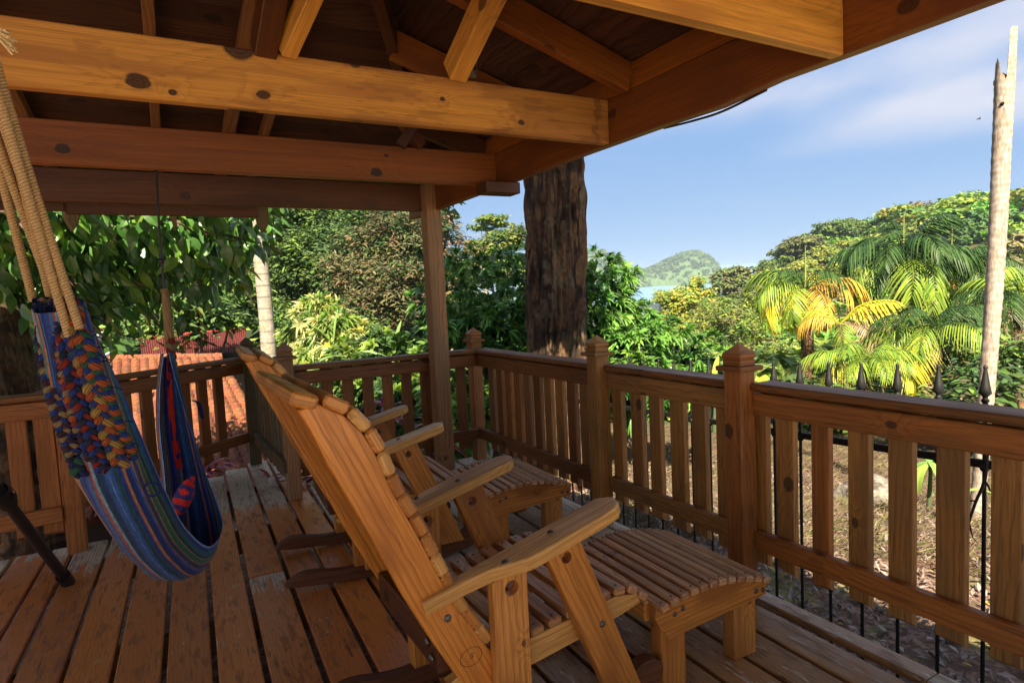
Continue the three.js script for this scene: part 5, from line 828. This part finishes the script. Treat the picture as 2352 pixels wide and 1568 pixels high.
palm('largest dark green palm with a tall upright spear leaf', 2075, 612, 17.5, { scale: .86, seed: 33, fronds: [...ringF('green', 10, 8, 1, 10), ...ringF('green', 5, 34, .9, 30), ['bright', 270, -20], ['bright', 300, -24], ['green', 240, -25], ['dead', 275, -48], ['dead', 300, -50, .8], ['bright', 215, -18]], trunkR: .15 });
palm('dark green palm between the largest palm and the tall broken stem', 2185, 640, 18.5, { scale: .82, seed: 34, fronds: [...ringF('green', 10, 6, 1, 0), ...ringF('green', 6, 32, .9, 25), ['bright', 250, -22], ['dead', 280, -48], ['gold', 265, -30, .6]], trunkR: .14 });
palm('bright green young palm low on the bank, close behind the iron fence points', 1985, 850, 12, { scale: .48, seed: 35, spear: false, fronds: [...ringF('bright', 9, 4, 1, 12), ...ringF('bright', 5, 28, .9, 40), ['yellow', 200, -14], ['yellow', 330, -14, 1]], trunkR: .06 });
palm('light green palm with curved fronds left of the tall broken stem', 2130, 775, 13.5, { scale: .58, seed: 36, spear: false, fronds: [...ringF('bright', 7, 0, 1, 15), ...ringF('green', 5, 25, .9, 40), ['yellow', 245, -28], ['yellow', 225, -20], ['dead', 270, -50, .8], ['dead', 300, -50, .7]], trunkR: .1 });
palm('green palm cut off by the right edge of the view', 2350, 700, 16, { scale: .74, seed: 37, fronds: [...ringF('green', 10, 4, 1, 15), ...ringF('bright', 5, 28, .9, 40), ['dead', 260, -48], ['dead', 230, -46, .9]], trunkR: .13 });
palm('small pale palm tuft in the valley in front of the domed tree', 1790, 650, 60, { scale: 1.2, seed: 38, spear: false, fronds: ringF('bright', 9, 10, 1, 0), trunkR: .15 });
// tall broken palm stem
{
  const D = 7.2, b = foot(2240, D), t = thing('dead_palm', 'tall bare grey palm stem with a jagged broken top at the right', 'dead palm', b.toArray());
  const pts = [at(2242, 1135, D), at(2265, 930, D), at(2286, 640, D), at(2299, 400, D), at(2309, 190, D)].map((p) => p.sub(b)); pts[0].y = Math.min(pts[0].y, -.1);
  const g = taperTube(pts, .058, .076, 120, 28), p = g.attributes.position, n = g.attributes.normal, uv = g.attributes.uv;
  for (let i = 0; i < p.count; i++) { const y = p.getY(i), a = uv.getY(i) * 6.283, k = .006 * fbm(Math.cos(a) * 2, y * 1.5, Math.sin(a) * 2, 3) + .0025 * Math.sin(y * 60 + 2 * noise(Math.cos(a), y * 2, Math.sin(a))); p.setXYZ(i, p.getX(i) + n.getX(i) * k, y, p.getZ(i) + n.getZ(i) * k); uv.setXY(i, uv.getY(i), y * .5); }
  g.computeVertexNormals();
  const st = dataTex(256, 512, (u, v) => { const rg = Math.sin((v * 34 + 1.4 * gN(u, v, 5, 10)) * 6.283) * .5 + .5, b2 = sstep(gN(u, v, 16, 26) * .5 + gN(u, v, 60, 70) * .5, .50, .72), k = .84 + .3 * gN(u, v, 60, 40); let c = mix3([168, 158, 146], [134, 122, 110], rg * .5); c = mix3(c, [142, 114, 92], b2 * .45); return c.map((x) => x * k); });
  const sm = new THREE.MeshStandardMaterial({ map: st, roughness: .95, side: THREE.DoubleSide }); part('stem', g, sm, t);
  // jagged shell at the top: a tall splinter on the right, a short one on the left
  const top = pts[4], dir = top.clone().sub(pts[3]).normalize(), rx = V3(-(b.z), 0, b.x).normalize(), N = 40, P = [], UV = [], I = []; 
  for (let j = 0; j <= N; j++) { const a = j / N * 6.2832, cx = Math.cos(a), sy = Math.sin(a), hgt = (cx > .30 ? .46 : cx < -.55 ? .20 : .05) + .05 * noise(cx * 4, sy * 4, 2) + .03 * noise(cx * 14, sy * 14, 5), rr = .076; for (let i = 0; i <= 6; i++) { const q = top.clone().addScaledVector(rx, cx * rr * (1 - .06 * i / 6)).addScaledVector(V3(rx.z, 0, -rx.x), sy * rr).addScaledVector(dir, hgt * i / 6 - .01); P.push(q.x, q.y, q.z); UV.push(j / N, .9 + hgt * i / 12); if (j < N && i < 6) { const k = j * 7 + i; I.push(k, k + 7, k + 1, k + 1, k + 7, k + 8); } } }
  const s = new THREE.BufferGeometry(); s.setAttribute('position', new THREE.Float32BufferAttribute(P, 3)); s.setAttribute('uv', new THREE.Float32BufferAttribute(UV, 2)); s.setIndex(I); s.computeVertexNormals(); part('splinters', s, sm, t);
  const core = new THREE.SphereGeometry(.055, 16, 10), cp = core.attributes.position; for (let i = 0; i < cp.count; i++) { const k = 1 + .35 * noise(cp.getX(i) * 30, cp.getY(i) * 30, cp.getZ(i) * 30); cp.setXYZ(i, cp.getX(i) * k, cp.getY(i) * k * 1.5, cp.getZ(i) * k); } core.computeVertexNormals(); core.translate(top.x - rx.x * .02, top.y + .0, top.z - rx.z * .02); part('rotten_core', core, new THREE.MeshStandardMaterial({ color: 0x9a6a44, roughness: 1 }), t);
  const hole = new THREE.SphereGeometry(.016, 10, 8), hp = at(2303, 238, D - .078).sub(b); hole.translate(hp.x, hp.y, hp.z); part('hole', hole, new THREE.MeshStandardMaterial({ color: 0x0c0806, roughness: 1 }), t);
}
// ───────────────────────── banana plants and red-leaved plants ─────────────────────────
function bananaLeaf(L, w, bend, c, seed) {
  const r = rng(seed), P = [], C = [], I = [], n = 18; 
  for (let i = 0; i <= n; i++) { const t = i / n, ww = w * .5 * Math.pow(Math.sin(Math.PI * clamp(.06 + .92 * t, 0, 1)), .55) * (1 - .1 * r()), y = L * (t - bend * t * t * .55), x = L * bend * t * t * .75; for (let j = 0; j <= 6; j++) { const s = j / 3 - 1, k = .92 + .16 * r(); P.push(x - Math.abs(s) * ww * .05, y, s * ww); const rib = j === 3 ? 1.5 : k * (((i + (j < 3 ? 1 : 0)) % 2) ? 1 : .93); C.push(c[0] * rib, c[1] * rib, c[2] * rib); if (i < n && j < 6) { const q = i * 7 + j; I.push(q, q + 1, q + 7, q + 1, q + 8, q + 7); } } }
  for (let i = 0; i < P.length; i += 3) P[i] += .035 * Math.abs(P[i + 2]) / (w * .5) * w; 
  const g = new THREE.BufferGeometry(); g.setAttribute('position', new THREE.Float32BufferAttribute(P, 3)); g.setAttribute('color', new THREE.Float32BufferAttribute(C, 3)); g.setIndex(I); g.computeVertexNormals(); return g;
}
function banana(label, px, py, dist, leaves, hgt = .5) {
  const c = at(px, py, dist), t = thing('banana_plant', label, 'banana plant', [c.x, c.y - hgt, c.z], 0, 'banana plants'); part('stem', taperTube([V3(0, -.3, 0), V3(.02, hgt * .5, 0), V3(0, hgt, 0)], .012 + .09 * hgt, .01 + .05 * hgt, 8, 8), new THREE.MeshStandardMaterial({ color: new THREE.Color().setRGB(.06, .08, .03), roughness: .8 }), t);
  const vx = V3(-c.z, 0, c.x).normalize(), base = Math.atan2(-vx.z, vx.x);
  leaves.forEach(([a, tilt, L, w, bend, k = 0], i) => { const f = part('leaf', bananaLeaf(L, w, bend, [[.28, .44, .14], [.28, .42, .08], [.5, .46, .08], [.18, .34, .07]][k], 50 + i), M.palm, t); f.position.set(0, hgt, 0); f.rotation.order = 'YZX'; f.rotation.set(0, base + rad(a), rad(-tilt)); });
}
banana('banana plant with three broad pale leaves beside the roof post', 905, 812, 9.3, [[180, 38, .78, .2, .5], [10, 6, .55, .30, .2], [168, 66, .95, .2, .7], [300, 15, .5, .2, .4, 3], [40, 40, .6, .22, .6, 3]]);
banana('banana plant with one upright leaf above the variegated shrub', 765, 790, 10.2, [[10, 4, .6, .22, .15, 0], [170, 30, .7, .18, .4, 3]]);
banana('banana plant with low broad leaves over the back handrail', 800, 818, 8.3, [[190, 75, .6, .2, .5, 0], [0, 72, .7, .2, .5, 0], [330, 60, .5, .18, .5, 0]], .3);
banana('small banana plant on the bank, seen between the right balusters', 2135, 1060, 6.4, [[195, 95, .34, .10, .9, 3], [235, 100, .36, .10, .9, 1], [300, 85, .3, .09, .8, 3], [90, 70, .3, .09, .7, 3]], .10);
banana('yellow leaved banana plant at the foot of the tall broken stem', 2215, 1130, 6.6, [[90, 30, .3, .08, .6, 1], [270, 70, .26, .08, .7, 3], [10, 55, .26, .08, .6, 1], [180, 60, .3, .08, .7, 3]], .08);
banana('yellow banana plant behind the middle railing posts', 1640, 880, 8.4, [[60, 6, .42, .08, .3, 2], [180, 40, .4, .10, .6, 1], [10, 60, .4, .13, .7, 1], [200, 70, .45, .12, .8, 1]], .35);
function redPlant(label, x, z, y, s, seed, cols) {
  const t = thing('red_leaf_plant', label, 'plant', [x, y, z], seed, 'red leaved plants beside the deck'), r = rng(seed); part('stem', taperTube([V3(0, -.5, 0), V3(.01, 0, 0), V3(0, .2 * s, 0)], .014, .008, 6, 5), twigM, t);
  for (let i = 0; i < 26; i++) { const lv = new Leaves(), a = i * 2.4 + r(), e = .1 + 1.1 * r(), d = V3(Math.cos(a) * Math.cos(e), Math.sin(e), Math.sin(a) * Math.cos(e)), n = V3(-Math.cos(a) * Math.sin(e), Math.cos(e), -Math.sin(a) * Math.sin(e)); lv.leaf(V3(0, .2 * s * r(), 0), d, n, (.22 + .16 * r()) * s, .06 * s, .5, vary(cols[Math.floor(r() * cols.length)], r, .3), 4); part('leaf', lv.geo(), M.gloss, t); }
}
const RC = [[.42, .02, .04], [.55, .04, .09], [.30, .02, .04], [.50, .14, .16]], OR = [[.42, .06, .02], [.55, .20, .04], [.35, .03, .03], [.26, .14, .04]];
redPlant('crimson leaved plant at the deck end below the hammock', -.02, -6.05, -.12, .9, 61, RC); redPlant('pink leaved plant at the deck end, right of the hammock', .22, -6.15, -.12, .8, 62, [RC[1], RC[3]]);
redPlant('orange red plant in the notch of the deck beside the short railing', .80, -5.05, -.12, 1.0, 63, OR); redPlant('glossy crimson plant in the notch of the deck, behind the near chair back', 1.02, -5.15, -.12, .95, 64, RC); redPlant('orange leaved plant low against the deck edge by the notch post', .66, -5.35, -.25, .9, 65, OR);
redPlant('bright red plant behind the back railing right of the roof post', 2.0, -5.05, .05, 1.0, 66, RC); redPlant('tall red plant behind the back railing, seen between the chair arms', 1.60, -5.2, .32, .9, 67, RC); redPlant('red leaved plant behind the back railing left of the roof post', 1.25, -5.25, .30, .8, 68, [RC[3], RC[0]]);
// ───────────────────────── iron fence, rock, litter, twig, bird ─────────────────────────
{
  const f = thing('iron_fence', 'black iron fence with spear points outside the right railing', 'fence', [2.9, -.7, -1.4]), O = V3(2.9, -.7, -1.4), bar = new THREE.CylinderGeometry(.0085, .0085, 1.56, 8); bar.translate(0, .78, 0);
  const sp = new THREE.LatheGeometry([[0, .215], [.009, .208], [.011, .2], [.008, .192], [.013, .165], [.021, .12], [.029, .085], [.012, .07], [.012, .062], [.02, .052], [.012, .04], [.018, .028], [.011, .015], [.011, 0]].map(([x, y]) => new THREE.Vector2(x * .8, y * .92 + .012)), 10);
  const P = (i) => [2.9 + .025 * i - O.x, 1.018 - .013 * i - O.y, -1.245 - .188 * i - O.z];
  for (let i = -5; i < 22; i++) { const [x, y, z] = P(i), b = part('bar', bar, M.iron, f); b.position.set(x, y - 1.72, z); const s = part('spear_point', sp, M.iron, b); s.position.set(0, 1.52, 0); const c = part('collar', new THREE.SphereGeometry(.019, 8, 6), M.iron, b); c.position.set(0, 1.30, 0); }
  for (const dy of [-.405, -1.45]) { const a = P(-5), b = P(21); board('cross_rail', M.iron, f, [a[0], a[1] + dy, a[2]], [b[0], b[1] + dy, b[2]], .036, .016); }
}
{
  const a = at(2262, 1060, 3.05), t = thing('dead_twig', 'forked dark twig caught on the iron fence at the right', 'twig', a.toArray()), q = (x, y, d = 3.02) => at(x, y, d).sub(a);
  part('twig', mergeGeometries([taperTube([q(2268, 1035), q(2262, 1105), q(2243, 1150), q(2228, 1195), q(2222, 1222)], .008, .004, 14, 6), taperTube([q(2243, 1150), q(2228, 1150), q(2215, 1152)], .004, .002, 6, 5), taperTube([q(2228, 1205), q(2236, 1235), q(2248, 1248)], .004, .0015, 6, 5), taperTube([q(2262, 1105), q(2270, 1115), q(2276, 1128)], .006, .003, 6, 5)]), M.black, t);
}
{
  const c = at(2005, 1118, 7.8); c.y = hills(c.x, c.z) + .05; const g = new THREE.IcosahedronGeometry(.34, 5), p = g.attributes.position; for (let i = 0; i < p.count; i++) { const v = V3(p.getX(i), p.getY(i), p.getZ(i)), k = 1 + .35 * noise(v.x * 2.2, v.y * 2.2, v.z * 2.2) + .10 * noise(v.x * 7, v.y * 7, v.z * 7) + .04 * noise(v.x * 20, v.y * 20, v.z * 20); p.setXYZ(i, v.x * k * 1.1, v.y * k * .75, v.z * k); } g.computeVertexNormals(); g.translate(...c.toArray());
  const gm = dataTex(256, 256, (u, v) => { const k = 112 + 70 * (gN(u, v, 20, 20) - .5) + 60 * (gN(u, v, 60, 60) - .5); return [k, k * .94, k * .85]; }); solo('rock', g, new THREE.MeshStandardMaterial({ map: gm, roughness: 1 }), 'pale rugged rock on the dry bank, seen between the right balusters', 'rock');
}
{
  const r = rng(3001), lf = new Leaves(); lf.leaf(V3(-.5, 0, 0), V3(1, 0, 0), V3(0, 1, 0), 1, .42, .15, [1, 1, 1], 2); const lg = lf.geo(), lm = new THREE.MeshStandardMaterial({ vertexColors: true, roughness: .8, side: THREE.DoubleSide }), n = 21000, im = new THREE.InstancedMesh(lg, lm, n), m = new THREE.Matrix4(), q = new THREE.Quaternion(), e = new THREE.Euler(), c = new THREE.Color(); im.name = 'leaf_litter'; tag(im, 'dry fallen leaves covering the ground beyond the right railing', 'leaf litter', null, 'stuff'); im.castShadow = im.receiveShadow = true;
  for (let i = 0; i < n; i++) { const x = 2.2 + 5.4 * Math.pow(r(), 1.3), z = 1.2 - 8.5 * r(), s = .035 + .05 * r(); e.set((r() - .5) * 1.5, r() * 6.28, (r() - .5) * 1.5); q.setFromEuler(e); m.compose(V3(x, hills(x, z) + .012 + .04 * r(), z), q, V3(s, s, s)); im.setMatrixAt(i, m); const k = r(), b = k < .5 ? [.17, .125, .10] : k < .8 ? [.26, .21, .18] : k < .93 ? [.09, .06, .045] : [.30, .22, .04], t = .7 + .6 * r(); c.setRGB(b[0] * t, b[1] * t, b[2] * t); im.setColorAt(i, c); }
  scene.add(im);
  const bl = new Leaves(); for (let i = 0; i < 7; i++) { const a = i * .9, d = V3(Math.cos(a) * (.3 + .6 * r()), 1, Math.sin(a) * (.3 + .6 * r())).normalize(), nn = V3(-d.z, .2, d.x).normalize(); nn.addScaledVector(d, -nn.dot(d)).normalize(); bl.leaf(V3((r() - .5) * .1, 0, (r() - .5) * .1), d, nn, .7 + .5 * r(), .03, .5, [1, 1, 1], 3); }
  const gg = bl.geo(), n2 = 9000, gi = new THREE.InstancedMesh(gg, M.leaf, n2); gi.name = 'dry_grass'; tag(gi, 'straw coloured dry grass on the bank behind the right railing', 'grass', null, 'stuff'); gi.castShadow = gi.receiveShadow = true;
  for (let i = 0; i < n2; i++) { const a = rad(36 + 42 * r()), d = 5.0 + 9 * r(), x = Math.sin(a) * d, z = -Math.cos(a) * d, s = .16 + .2 * r(); q.setFromAxisAngle(V3(0, 1, 0), r() * 6.28); m.compose(V3(x, hills(x, z) - .01, z), q, V3(s * 1.3, s * .8, s * 1.3)); gi.setMatrixAt(i, m); const k = r(), b = k < .7 ? [.22, .15, .105] : k < .85 ? [.30, .26, .12] : [.13, .17, .04], t = .75 + .5 * r(); c.setRGB(b[0] * t, b[1] * t, b[2] * t); gi.setColorAt(i, c); }
  scene.add(gi);
}
{
  const b = at(2250, 273, 120), t = thing('bird', 'tiny dark bird gliding in the sky left of the broken stem', 'bird', b.toArray()), m = new THREE.MeshStandardMaterial({ color: 0x15130f, roughness: .9 });
  const bod = new THREE.SphereGeometry(.09, 10, 8); bod.scale(1, .8, 3); part('body', bod, m, t); for (const s of [1, -1]) { const lv = new Leaves(); lv.leaf(V3(0, .02, 0), V3(s * .9, .38, -.1).normalize(), V3(0, 1, 0), .8, .22, .35, [1, 1, 1], 4); part('wing', lv.geo(), new THREE.MeshStandardMaterial({ color: 0x15130f, side: THREE.DoubleSide, roughness: .9 }), t); } t.rotation.y = .8;
}
renderer.render(scene, camera);
